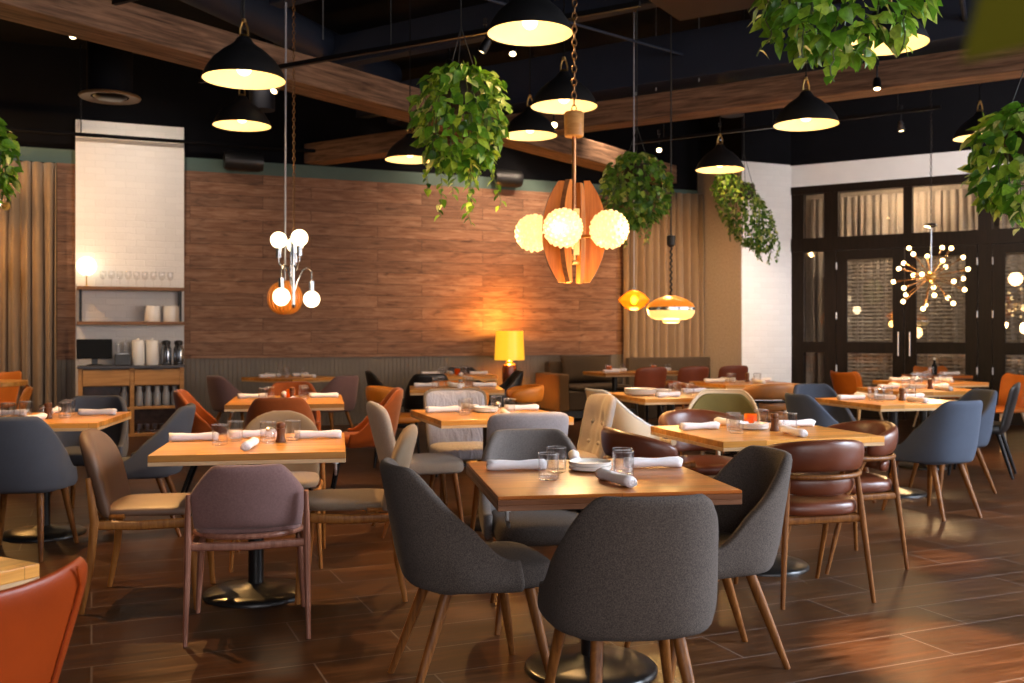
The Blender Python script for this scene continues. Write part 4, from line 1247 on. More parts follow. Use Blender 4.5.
# cabinet contents
CF = lathe_mesh('carafe', [(.001, 0), (.042, 0), (.046, .006), (.046, .15), (.030, .19), (.030, .235), (.036, .245), (.034, .246), (.027, .235), (.027, .19), (.042, .148), (.042, .01), (.001, .008)], thin_glass('frosted carafe glass', (.9, .9, .9), 2.2, .15, 1.5, .45), 20, cap0=False, cap1=False)
for k in range(5):
    single('carafe', CF, wpos(139.2 + 8.9 * k, .47, .3735), 0, 'clear water carafe in the right bay of the service cabinet', 'carafe', 'carafes in the service cabinet')
single('storage_jar', CF, wpos(124.5, .47, .3735), 0, 'single glass jar in the left bay of the service cabinet', 'jar')
for k in range(5):
    for q in range(2):
        single('tumbler', TUMBLER, wpos(139.5 + 7.6 * k, .49 - .10 * q, .0385), 0, 'tumbler stored on the bottom shelf of the service cabinet', 'glass', 'tumblers stored in the cabinet')
mb = MB()
pc = [W(s_at(76.5, .2), .17, 1.9), W(s_at(75.8, .2), .17, 1.5), W(s_at(76.2, .2), .17, 1.15), W(s_at(78, .2), .17, .93)]
mb.tube(pc, .006, 6); tag(obj('power_cord', mb, M['wirecord']), 'thin cord running down the left edge of the brick pier', 'cord')

# ================================================================== SOFA, BENCH, TABLE LAMP
sofa0 = s_at(539, .2)
t = wempty('sofa', sofa0, .04, 0, 'brown sofa with boxy tan arm along the beadboard wall, right of the yellow lamp', 'sofa')
SLEN = cr0 - sofa0 - .10
mb = MB(); mb.box((SLEN / 2, -.42, .10), (SLEN - .08, .74, .10)); obj('plinth', mb, M['plasticblack'], t, smooth=False)
for nm in ('leg',):
    for x in (.12, SLEN - .12):
        for y in (-.10, -.76):
            mb = MB(); mb.box((x, y, .026), (.06, .06, .05)); obj('leg', mb, M['blackmetal'], t, smooth=False)
mb = MB(); mb.box((SLEN / 2, -.45, .30), (SLEN - .32, .80, .28)); obj('seat_base', mb, M['sofa'], t, smooth=False, bevel=.02)
mb = MB(); mb.box((SLEN / 2, -.11, .50), (SLEN - .30, .20, .70)); obj('backrest', mb, M['sofa'], t, smooth=False, bevel=.03)
for x in (.08,):
    mb = MB(); mb.box((x, -.44, .42), (.16, .86, .54)); obj('arm', mb, M['sofaarm'], t, smooth=False, bevel=.02)
mb = MB(); pad(mb, SLEN - .36, .66, .445, .52, (SLEN / 2 + .06, -.54), 7); obj('seat_cushion', mb, M['sofa'], t, sub=1)
mb = MB()
rr = []
for j in range(9):
    v = -1 + j / 4; th = .11 * max(0, 1 - abs(v) ** 3) ** .5 + .006
    rr.append([Vector((math.cos(a) * .52 * (1 if True else 1) * (1), -.30 - .06 * v + math.sin(a) * th, .75 + v * .22)) for a in [2 * PI * q / 28 for q in range(28)]])
def pillow(name, c, w, h, t_, tilt, mat, label):
    mb = MB(); g = {}; n = 14
    for sd in (1, -1):
        for i in range(n + 1):
            for j in range(n + 1):
                u, v = -1 + 2 * i / n, -1 + 2 * j / n
                th = t_ * ((1 - u ** 4) * (1 - v ** 4)) ** .5
                p = Vector((u * w / 2 * (1 - .05 * (1 - v * v)), -sd * th / 2, v * h / 2 * (1 - .05 * (1 - u * u))))
                if sd < 0 and (i in (0, n) or j in (0, n)): g[sd, i, j] = g[1, i, j]
                else: g[sd, i, j] = mb.bm.verts.new(p)
    for sd in (1, -1):
        for i in range(n):
            for j in range(n):
                q = [g[sd, i, j], g[sd, i + 1, j], g[sd, i + 1, j + 1], g[sd, i, j + 1]]
                mb.bm.faces.new(q if sd > 0 else q[::-1])
    o = obj(name, mb, mat, auto=0); o.location = c; o.rotation_euler = (tilt, 0, AW)
    return tag(o, label, 'cushion')
mb.bm.free()
pillow('back_cushion', W(sofa0 + .72, .38, .745), .88, .42, .15, R(-14), M['sofa'], 'broad brown back cushion leaning on the sofa')
bs0 = sofa0 + SLEN + .06
be = (B - Vector((0, 14.98, 0))).dot(UW) - .035
t = wempty('banquette', bs0, .29, 0, 'taupe upholstered wall bench below the right curtain, behind the bench tables', 'bench')
BL = be - bs0
mb = MB(); mb.box((BL / 2, -.30, .20), (BL, .58, .40)); obj('base', mb, M['sofa'], t, smooth=False, bevel=.01)
mb = MB(); mb.box((BL / 2, -.35, .445), (BL, .56, .085)); obj('seat', mb, M['sofa'], t, smooth=False, bevel=.02)
mb = MB(); mb.box((BL / 2, -.075, .655), (BL, .12, .50)); obj('backrest', mb, M['sofa'], t, smooth=False, bevel=.02)
# side table and lamp
pl = pt(509.5, 386, 14.45)
t = empty('side_table', (pl.x, pl.y, 0), 0, 'small dark side table carrying the yellow lamp', 'side table')
zl = CH + (HOR - 386.5) / F * pl.y
mb = MB(); mb.lathe([(.24, zl - .03), (.25, zl - .015), (.25, zl)], 32); obj('tabletop', mb, M['shelfwood'], t)
mb = MB(); mb.lathe([(.022, .02), (.022, zl - .031)], 14); obj('column', mb, M['blackmetal'], t)
mb = MB(); mb.lathe([(.17, 0), (.17, .012), (.03, .02)], 28); obj('base', mb, M['blackmetal'], t)
t = empty('table_lamp', (pl.x, pl.y, zl + .0008), 0, 'table lamp with glowing yellow drum shade and brown glazed base', 'lamp')
mb = MB(); mb.lathe([(.075, 0), (.098, .02), (.108, .12), (.108, .24), (.098, .31), (.06, .335), (.045, .345)], 28); obj('base', mb, M['ceramic'], t)
mb = MB(); mb.lathe([(.045, .346), (.05, .355), (.035, .375), (.02, .385), (.02, .40)], 20); obj('neck', mb, M['brass'], t)
mb = MB(); mb.lathe([(.218, .385), (.198, .805), (.193, .805), (.213, .385)], 36, cap0=False, cap1=False); obj('lamp_shade', mb, M['shadeglow'], t, auto=60)
def lamp(name, parent, loc, power, col=(1, .62, .30), r=.05, kind='POINT', spot=None, rot=None, blend=.5):
    L = bpy.data.lights.new(name, kind); L.energy = power; L.color = col
    L.shadow_soft_size = r
    if kind == 'SPOT': L.spot_size = R(spot); L.spot_blend = blend
    o = bpy.data.objects.new(name, L); link(o)
    if parent: o.parent = parent
    o.location = loc
    if rot is not None: o.rotation_euler = rot
    return o
lamp('lamp_bulb', t, (0, 0, .55), 26, (1, .42, .06), .05)
lamp('lamp_bulb', t, (0, .0, .84), 40, (1, .42, .06), .05)

# ================================================================== DOME PENDANTS
DOME = .26
def dome_proto(root):
    r = DOME
    mb = MB()
    prof = [(.030, .272), (.045, .262), (.060, .235), (.085, .215), (.135, .180), (.195, .125), (.235, .065), (.256, .015), (.260, .0)]
    mb.lathe(prof, 48, cap0=True, cap1=False)
    obj('shade', mb, M['domeblack'], root, auto=60)
    mb = MB(); mb.lathe([(.256, .0015), (.252, .015), (.231, .063), (.191, .121), (.132, .174), (.082, .209), (.02, .225)], 48, cap0=False, cap1=True)
    obj('lining', mb, M['domein'], root, auto=60)
    mb = MB(); mb.lathe([(.030, .2725), (.026, .285), (.012, .290)], 16)
    for a in (0, PI): mb.tube([(.026 * math.cos(a), .026 * math.sin(a), .28), (.024 * math.cos(a), .024 * math.sin(a), .325), (.010 * math.cos(a), .010 * math.sin(a), .372)], .0065, 8)
    mb.lathe([(.014, .365), (.014, .385), (.004, .392)], 12)
    obj('bracket', mb, M['brass'], root)
    mb = MB(); mb.ball((0, 0, .075), .048, 16, 10); obj('bulb', mb, M['bulb'], root)
    mb = MB(); mb.lathe([(.022, .12), (.022, .222)], 12); obj('socket', mb, M['brass'], root)
DOMES = [(244, 80, 82, 'largest black dome pendant at the upper left, beside the long timber beam'),
         (242, 126, 57, 'small black dome pendant below the larger one at the upper left'),
         (530, 34, 86, 'black dome pendant at the top centre, cropped by no beam'),
         (564, 107, 67, 'black dome pendant overlapped by the wooden chandelier chain'),
         (530, 136, 55, 'black dome pendant between the large fern and the wooden chandelier'),
         (410, 160, 50, 'black dome pendant half hidden by the large hanging plant'),
         (720, 170, 48.5, 'black dome pendant above the small-leaved plant at the brick column'),
         (806, 125, 64, 'black dome pendant hanging below the right beam, white header behind it'),
         (887, 45, 80, 'black dome pendant behind the trailing plant at the top right'),
         (980, 138, 50, 'black dome pendant partly behind the plant at the right edge')]
dp = None
for k, (px, py, w, lab) in enumerate(DOMES):
    Y = 2 * DOME * F / w
    p = pt(px, py, Y)
    if dp is None:
        dp = empty('dome_pendant'); dome_proto(dp); r = dp
    else: r = copy_tree(dp)
    for q in ('label', 'category', 'group'):
        if q in r: del r[q]
    tag(r, lab, 'pendant lamp', 'black dome pendants'); r.location = p
    mb = MB(); mb.tube([(0, 0, .39), (0, 0, CEIL - p.z - .03)], .006, 6); mb.lathe([(.05, CEIL - p.z - .03), (.05, CEIL - p.z - .002)], 16)
    obj('cord', mb, M['cord'], r)
    lamp('pendant_light', r, (0, 0, .012), 5.5, (1, .62, .27), .05)

# ================================================================== TRACKS WITH SPOTLIGHTS
def track(px0, py0, px1, py1, z, label):
    a = pt(px0, py0, (z - CH) * F / (HOR - py0)); b = pt(px1, py1, (z - CH) * F / (HOR - py1))
    d = (b - a); d.z = 0
    mb = MB(); mb.box((d.length / 2, 0, 0), (d.length, .035, .034)); 
    o = obj('ceiling_track', mb, M['blackmetal'], smooth=False); o.location = (a.x, a.y, z); o.rotation_euler = (0, 0, math.atan2(d.y, d.x))
    tag(o, label, 'light track')
    for q in (.12, .5, .88):
        c = a.lerp(b, q)
        mb = MB(); mb.tube([(d.length * q, 0, .0175), (d.length * q, 0, CEIL - z - .001)], .004, 6); obj('hanger', mb, M['cord'], o)
    return a, b
ta = track(40, 21, 150, -6, 3.85, 'short black light track at the upper left corner')
tb = track(200, 81, 640, 4, 3.45, 'long black light track crossing in front of the left beam')
tc = track(632, 143, 941, 107, 3.58, 'black light track below the right beam')
def track_spot(px, py, z, target, power, label, cone=46, col=(1, .54, .18), chrome=True, Y=None):
    Y = Y or (z - CH) * F / (HOR - py)
    p = pt(px, py, Y)
    t = empty('track_spotlight', p, 0, label, 'spotlight')
    dv = Vector(target) - p
    q = dv.to_track_quat('-Z', 'Y').to_matrix()
    mb = MB(); mb.lathe([(.030, -.055), (.036, -.05), (.036, .01), (.028, .055), (.012, .065)], 20, axis=q, cap0=False); obj('body', mb, M['chrome'] if chrome else M['blackmetal'], t)
    mb = MB(); mb.lathe([(.001, -.050), (.029, -.050)], 20, axis=q, cap0=False, cap1=False); obj('lens', mb, M['spotface'], t)
    mb = MB(); mb.tube([q @ Vector((0, 0, .05)), (0, 0, .10), (0, 0, .17)], .008, 8); mb.box((0, 0, .19), (.03, .03, .05)); obj('stem', mb, M['blackmetal'], t)
    lamp('spot_light', t, q @ Vector((0, 0, -.075)), power * 2.2, col, .03, 'SPOT', cone, q.to_euler(), .9)
    return t
def gp(x, y, z=.75): return (x, y, z)
track_spot(72, 33, 3.7, gp(-1.27, 4.94), 330, 'chrome track spotlight glowing at the upper left corner, short track', 19)
track_spot(554, 124, 3.3, gp(.3, 3.9), 210, 'chrome track spotlight between the dome pendants at top centre', 22)
track_spot(513, 50, 3.8, gp(-.2, 6.7), 170, 'track spotlight glowing beside the top centre dome pendant', 46)
track_spot(485, 46, 3.55, gp(-1.8, 8.1), 170, 'track spotlight on the long track, left of the top centre dome', 46, chrome=False)
track_spot(659, 148, 3.5, gp(1.4, 8.7), 170, 'chrome spotlight on the right track above the small fern', 46)
track_spot(720, 141, 3.5, W(2.6, .3, 1.6), 150, 'chrome spotlight on the right track above the dome by the column', 50)
track_spot(722, 83, 4.0, gp(1.4, 5.5), 190, 'spotlight glowing on top of the right beam', 28, chrome=False)
track_spot(877, 84, 3.55, gp(3.0, 8.0), 110, 'spotlight glowing below the trailing plant at the top right', 46, chrome=False)
track_spot(901, 126, 3.45, gp(4.3, 10.3), 85, 'chrome spotlight hanging at the end of the right track', 50)
track_spot(276, 88, 3.5, gp(-3.0, 6.4), 200, 'track spotlight on the long track above the chrome chandelier', 32, chrome=False)
# unseen wall washers added to brighten the plank wall and the white pier
WASH = [(-7.3, 1.4, 130, 'aimed at the left curtain'), (-5.35, 2.4, 75, 'aimed at the white brick pier'), (-4.0, 1.9, 270, 'first right of the brick pier'), (-2.85, 1.9, 250, 'second right of the brick pier'),
        (-1.7, 1.9, 190, 'over the middle of the plank wall'), (-.55, 1.9, 200, 'left of the amber lamp corner'), (.6, 1.9, 230, 'above the brown sofa'), (1.55, 1.9, 60, 'at the end of the plank wall')]
for s_, tz, pw, lab in WASH:
    p = W(s_, 2.0, 4.66)
    t = empty('wall_washer', p, 0, 'ceiling wall washer over the plank wall, ' + lab, 'spotlight')
    q = (W(s_, 0, tz) - p).to_track_quat('-Z', 'Y').to_matrix()
    mb = MB(); mb.lathe([(.045, -.07), (.05, -.06), (.05, .04), (.02, .06)], 18, axis=q, cap0=False); obj('body', mb, M['blackmetal'], t)
    mb = MB(); mb.tube([(0, 0, .05), (0, 0, CEIL - p.z - .001)], .01, 8); obj('stem', mb, M['blackmetal'], t)
    lamp('spot_light', t, q @ Vector((0, 0, -.08)), pw, (1, .75, .53) if tz < 2 else (1, .84, .68), .05, 'SPOT', 96, q.to_euler(), 1.0)
for k, (x, y, z, pw, cn, tg) in enumerate(((4.6, 11.2, 4.5, 230, 60, (4.0, 15.3, 2.2)), (6.6, 10.2, 4.5, 170, 70, (6.2, 14.2, 3.6)))):  # unseen washers added to whiten the column and the header
    p = Vector((x, y, z)); t = empty('wall_washer', p, 0, ['ceiling wall washer aimed at the white brick column', 'ceiling wall washer aimed at the white header over the glazed doors'][k], 'spotlight')
    q = (Vector(tg) - p).to_track_quat('-Z', 'Y').to_matrix()
    mb = MB(); mb.lathe([(.045, -.07), (.05, -.06), (.05, .04), (.02, .06)], 18, axis=q, cap0=False); obj('body', mb, M['blackmetal'], t)
    mb = MB(); mb.tube([(0, 0, .05), (0, 0, CEIL - p.z - .001)], .01, 8); obj('stem', mb, M['blackmetal'], t)
    lamp('spot_light', t, q @ Vector((0, 0, -.08)), pw * 1.7, (1, .95, .95), .05, 'SPOT', cn, q.to_euler(), .8)
# spotlights added out of view for warm pools on floor and orange chair
for k, (x, y, tx, ty, pw, c) in enumerate(((2.6, 2.2, 1.75, 4.02, 2000, 13), (-2.9, 5.4, -1.9, 5.0, 300, 56), (-.9, 1.2, -1.0, 1.9, 14, 46), (3.6, 4.4, 2.35, 5.7, 900, 10))):
    p = Vector((x, y, 4.2))
    t = empty('ceiling_spotlight', p, 0, ['ceiling spotlight over the right aisle', 'ceiling spotlight over the left aisle', 'ceiling spotlight over the orange chair', 'ceiling spotlight over the right side floor'][k], 'spotlight')
    q = (Vector((tx, ty, 0)) - p).to_track_quat('-Z', 'Y').to_matrix()
    mb = MB(); mb.lathe([(.045, -.07), (.05, -.06), (.05, .04), (.02, .06)], 18, axis=q, cap0=False); obj('body', mb, M['blackmetal'], t)
    mb = MB(); mb.tube([(0, 0, .05), (0, 0, CEIL - p.z - .001)], .01, 8); obj('stem', mb, M['blackmetal'], t)
    lamp('spot_light', t, q @ Vector((0, 0, -.08)), pw, (1, .58, .24), .04, 'SPOT', c, q.to_euler(), .6)

pq = pt(-7, 203, 11.6)
t = empty('wall_sconce', pq, 0, 'small glowing globe sconce at the very left edge beside the hanging plant', 'lamp')
mb = MB(); mb.ball((0, 0, 0), .085, 18, 12); obj('globe', mb, M['lampglobe'], t)
mb = MB(); mb.tube([(0, .06, 0), (0, .30, 0)], .012, 8); mb.lathe([(.05, .29), (.05, .31)], 16, axis=Matrix.Rotation(R(-90), 3, 'X')); obj('arm', mb, M['brass'], t)
lamp('sconce_light', t, (0, -.16, 0), 42, (1, .50, .14), .08)

# ================================================================== CHANDELIERS
def chain(mb, a, b, R0=.014, r=.003, step=.024, flat=False):
    a = Vector(a); b = Vector(b); L = (b - a).length; n = int(L / step)
    for i in range(n):
        c = a.lerp(b, (i + .5) / n)
        Mx = Matrix.Rotation(R(90), 3, 'X')
        if i % 2: Mx = Matrix.Rotation(R(90), 3, 'Z') @ Mx
        mb.torus(c, R0, r, 8, 5, Mx, .55, 1.0)
# chrome globe chandelier (left)
Yc = 8.6; mp = Yc / F
pc = pt(293.5, 305, Yc)
t = empty('chrome_chandelier', pc, 0, 'chrome chandelier with round white bulbs hanging before the plank wall', 'chandelier')
def rel(px, py, dy=0): 
    p = pt(px, py, Yc); return Vector((p.x - pc.x, dy, p.z - pc.z))
mb = MB(); mb.tube([rel(293.5, 305), rel(293.5, 232)], .014, 12); mb.tube([rel(291, 285), rel(291, 236)], .008, 8); mb.lathe([(.001, -.03), (.014, -.02), (.018, 0), (.001, .02)], 14)
obj('stem', mb, M['chrome'], t)
up = [(276, .10, 239), (302, -.10, 239), (290, .20, 243)]; dn = [(286, -.17, 297), (310.5, .05, 299), (277, .16, 297)]
for px, dy, py in up:
    r = empty('arm'); r.parent = t; KIDS.setdefault(t.name, []).append(r)
    c = rel(px, py, dy)
    mb = MB(); e = Vector((0, 0, c.z - .20))
    b = c + Vector((0, 0, -.10)); mb.tube([b, b + Vector((0, 0, -.10)), (b + e) / 2 + Vector((0, 0, -.12)), e + Vector((0, 0, .0)) - Vector((0, 0, .02))], .007, 8); obj('tube', mb, M['chrome'], r)
    mb = MB(); mb.lathe([(.026, -.155), (.026, -.07), (.022, -.066)], 14, c); obj('socket', mb, M['chrome'], r)
    mb = MB(); mb.ball(c, .072, 20, 12); obj('bulb', mb, M['globe'], r)
for px, dy, py in dn:
    r = empty('arm'); r.parent = t; KIDS.setdefault(t.name, []).append(r)
    c = rel(px, py, dy)
    mb = MB(); b = c + Vector((0, 0, .14)); e = Vector((0, 0, b.z - .12))
    m1 = b.lerp(e, .5); mb.tube([b, b + Vector((0, 0, .10)), b.lerp(e, .25) + Vector((0, 0, .16)), m1 + Vector((0, 0, .17)), b.lerp(e, .8) + Vector((0, 0, .10)), e], .007, 8); obj('tube', mb, M['chrome'], r)
    mb = MB(); mb.lathe([(.022, .066), (.026, .07), (.026, .155)], 14, c); obj('socket', mb, M['chrome'], r)
    mb = MB(); mb.ball(c, .072, 20, 12); obj('bulb', mb, M['globe'], r)
mb = MB(); chain(mb, rel(294, 232), Vector((0, 0, CEIL - pc.z - .01)), .02, .004, .034); obj('chain', mb, M['bronze'], t)
lamp('chandelier_light', t, rel(293, 270, -.45), 3.5, (1, .72, .42), .1)
# slatted veneer globe just behind it
Yg = 9.0; pg = pt(285, 298, Yg)
t = empty('slatted_pendant', pg, 0, 'orange slatted veneer globe pendant glowing behind the chrome chandelier', 'pendant lamp')
mb = MB()
for k in range(22):
    a = 2 * PI * k / 22; pts = []
    for j in range(9):
        q = -1.25 + 2.5 * j / 8; rr_ = .155 * math.cos(q) ** .8; pts.append(Vector((rr_ * math.cos(a), rr_ * math.sin(a), .15 * math.sin(q))))
    mb.tube(pts, .013, 6, .3)
obj('slats', mb, M['slatglow'], t)
mb = MB(); mb.lathe([(.03, -.152), (.052, -.15), (.052, -.138), (.03, -.138)], 20); mb.lathe([(.02, .138), (.05, .14), (.05, .152), (.012, .16)], 20); obj('rings', mb, M['teak'], t)
mb = MB(); mb.ball((0, 0, 0), .05, 14, 8); obj('bulb', mb, M['bulb'], t)
mb = MB(); mb.tube([(0, 0, .155), (.01, 0, CEIL - pg.z - .01)], .0085, 8); obj('cord', mb, M['wirecord'], t)

# teak chandelier (centre)
Yt = 5.8; pT = pt(574, 232, Yt)
t = empty('teak_chandelier', pT, 0, 'chandelier of orange teak fins with bubbled glass globes at the centre', 'chandelier')
mt = Yt / F
for k, a in enumerate((188, 244, 352, 62, 118)):
    a = R(a); d_ = Vector((math.cos(a), math.sin(a), 0)); n_ = Vector((-d_.y, d_.x, 0)) * .014
    mb = MB(); outer = []; 
    H_ = .295
    prof = []
    for j in range(17):
        q = -1 + 2 * j / 16
        prof.append((.058 + .035 + .095 * (1 - abs(q) ** 2.2), q * H_))
    inner = [(.058 + .012 * math.cos(q * PI / 2), q * H_) for q in [1 - 2 * j / 16 for j in range(17)]]
    poly = prof + inner
    A = [mb.bm.verts.new(d_ * r_ + n_ + Vector((0, 0, z_))) for r_, z_ in poly]; Bv = [mb.bm.verts.new(d_ * r_ - n_ + Vector((0, 0, z_))) for r_, z_ in poly]
    L = len(poly)
    for i in range(16):
        i2 = L - 1 - i
        mb.bm.faces.new((A[i], A[i + 1], A[i2 - 1], A[i2])); mb.bm.faces.new((Bv[i2], Bv[i2 - 1], Bv[i + 1], Bv[i]))
    for i in range(L):
        j = (i + 1) % L; fc = mb.bm.faces.new((A[j], A[i], Bv[i], Bv[j])); fc.material_index = 1 if i < 16 else 0
    fo = obj('fin', mb, M['teak'], t, auto=30); fo.data.materials.append(M['brown_edge'])
mb = MB(); mb.box((.014, 0, -.0), (.034, .034, .27)); mb.lathe([(.02, -.19), (.03, -.185), (.03, -.175), (.012, -.165), (.012, -.13)], 14); obj('core', mb, M['brass'], t)
mb = MB(); mb.tube([(0, 0, .13), (0, 0, (232 - 136) * mt)], .012, 12); obj('rod', mb, M['copper'], t)
mb = MB(); z0 = (232 - 137) * mt; z1 = (232 - 112) * mt; mb.lathe([(.050, z0), (.056, z0 + .006), (.058, z1 - .01), (.050, z1)], 28); obj('canopy_block', mb, M['cabinet'], t)
mb = MB(); chain(mb, (0, 0, z1), (.01, 0, CEIL - pT.z - .005), .024, .0045, .038); obj('chain', mb, M['bronze'], t)
gl = [(-.232, .06), (-.076, -.225), (.190, -.150), (.085, .225)]
for gx, gy in gl:
    r = empty('arm'); r.parent = t; KIDS.setdefault(t.name, []).append(r)
    mb = MB(); mb.tube([(0, 0, -.03), (gx * .5, gy * .5, -.03), (gx * .62, gy * .62, -.02)], .009, 8); obj('bracket', mb, M['brass'], r)
    mb = MB(); g = Vector((gx, gy, 0)); R0 = .104
    mb.ball(g, R0, 28, 18)
    nn = 120
    for i in range(nn):
        z = 1 - 2 * (i + .5) / nn; ph = i * 2.39996; q = math.sqrt(1 - z * z)
        v = Vector((q * math.cos(ph), q * math.sin(ph), z))
        mb.ball(g + v * (R0 - .001), .0125, 6, 4)
    obj('globe', mb, M['bubble'], r, auto=60)
    lamp('globe_light', t, (gx * 1.75, gy * 1.75, -.02), 4.5, (1, .62, .26), .09)
lamp('chandelier_light', t, (0, 0, -.42), 16, (1, .62, .28), .08)

# sputnik (right)
Ys = 10.0; pS = pt(931, 277, Ys)
t = empty('sputnik_chandelier', pS, 0, 'brass sputnik chandelier with many small glowing bulbs before the glazed doors', 'chandelier')
mb = MB(); mb.ball((0, 0, 0), .055, 18, 12); obj('core', mb, M['brass'], t)
nn = 26
for i in range(nn):
    z = 1 - 2 * (i + .5) / nn; z *= .93; ph = i * 2.39996 + .4; q = math.sqrt(1 - z * z)
    v = Vector((q * math.cos(ph), q * math.sin(ph), z)); L = .36 * (1 if i % 3 else .93)
    r = empty('arm'); r.parent = t; KIDS.setdefault(t.name, []).append(r)
    mb = MB(); mb.tube([v * .05, v * (L - .06)], .0042, 7); mb.tube([v * (L - .07), v * (L - .02)], .010, 8); obj('rod', mb, M['bronze'], r)
    mb = MB(); mb.ball(v * L, .023, 12, 8); obj('bulb', mb, M['bulb'], r)
mb = MB(); zt_ = (277 - 226) * Ys / F; mb.tube([(0, 0, .05), (0, 0, zt_)], .008, 8); mb.lathe([(.012, zt_ - .02), (.065, zt_), (.06, zt_ + .02), (.012, zt_ + .03)], 20); obj('rod', mb, M['chrome'], t)
mb = MB(); chain(mb, (0, 0, zt_ + .03), (0, 0, CEIL - pS.z - .005), .018, .0035, .034); obj('chain', mb, M['blackmetal'], t)
lamp('chandelier_light', t, (0, -.0, -.48), 30, (1, .64, .30), .12)
lamp('chandelier_light', t, (0, .30, .40), 16, (1, .60, .26), .12)

# amber drop and orange saucer pendants
Ya = 10.2; pA = pt(634, 300, Ya)
t = empty('amber_pendant', pA, 0, 'amber glass lens-shaped pendant with visible bulb before the right curtain', 'pendant lamp')
mb = MB(); mb.lathe([(.012, .105), (.05, .095), (.11, .055), (.155, .01), (.160, .0), (.155, -.015), (.11, -.065), (.06, -.098), (.03, -.104)], 36); obj('glass', mb, M['amber'], t, auto=60)
mb = MB(); mb.ball((0, 0, 0), .032, 14, 8, 1.35); obj('bulb', mb, emit('amber bulb', (1, .62, .16), 16), t)
mb = MB(); mb.lathe([(.018, .06), (.022, .105), (.01, .13)], 12); mb.tube([(0, 0, .12), (0, 0, CEIL - pA.z - .01)], .006, 6); obj('cord', mb, M['wirecord'], t)
lamp('pendant_light', t, (0, -.0, -.16), 8, (1, .5, .12), .08)
Yo = 9.9; pO = pt(671, 309, Yo)
t = empty('saucer_pendant', pO, 0, 'orange and cream glass saucer pendant with chrome band before the right curtain', 'pendant lamp')
mb = MB(); mb.lathe([(.05, .132), (.07, .125), (.15, .098), (.215, .055), (.232, .022), (.234, .018)], 40, cap1=False); obj('upper_glass', mb, M['orange_glow'], t, auto=60)
mb = MB(); mb.lathe([(.235, .018), (.238, .015), (.238, -.012), (.235, -.015)], 40, cap0=False, cap1=False); obj('band', mb, M['chrome'], t)
mb = MB(); mb.lathe([(.234, -.015), (.230, -.045), (.205, -.085), (.15, -.105), (.085, -.108), (.080, -.135), (.06, -.142), (.001, -.143)], 40, cap0=False, cap1=False); obj('lower_glass', mb, M['cream_glow'], t, auto=60)
zk = (309 - 247) * Yo / F; zj = (309 - 236) * Yo / F
mb = MB()
pts = [(.008 * math.cos(i * 1.3), .008 * math.sin(i * 1.3), .13 + (zk - .13) * i / 40) for i in range(41)]
mb.tube(pts, .011, 6); mb.lathe([(.022, zk), (.042, zk + .02), (.044, zj), (.02, zj + .01)], 16); mb.tube([(0, 0, zj), (0, 0, CEIL - pO.z - .01)], .008, 6)
obj('cord', mb, M['cord'], t)
lamp('pendant_light', t, (0, 0, -.24), 12, (1, .6, .22), .12)

# ================================================================== HANGING PLANTS
def leaf(bm, lay, p, d, n, L, Wd, tone, fold=.25, curl=.35):
    d = d.normalized(); s = d.cross(n)
    if s.length < 1e-4: s = d.cross(Vector((1, 0, 0)))
    s.normalize(); n = s.cross(d).normalized()
    mid = []; le = []; ri = []
    prof = [(0, .0), (.12, .62), (.35, 1.0), (.65, .72), (1.0, .0)]
    for t_, w_ in prof:
        c = p + d * (L * t_) - n * (curl * L * t_ * t_)
        mid.append(bm.verts.new(c))
        if 0 < t_ < 1:
            le.append(bm.verts.new(c + s * (Wd * w_) + n * (fold * Wd * w_))); ri.append(bm.verts.new(c - s * (Wd * w_) + n * (fold * Wd * w_)))
    fs = [(mid[0], mid[1], le[0]), (mid[0], ri[0], mid[1])]
    for i in range(2):
        fs += [(mid[i + 1], mid[i + 2], le[i + 1], le[i]), (mid[i + 1], ri[i], ri[i + 1], mid[i + 2])]
    fs += [(mid[3], mid[4], le[2]), (mid[3], ri[2], mid[4])]
    for f in fs:
        fc = bm.faces.new(f); fc.smooth = True
        for lp in fc.loops: lp[lay] = (tone, tone, tone, 1)

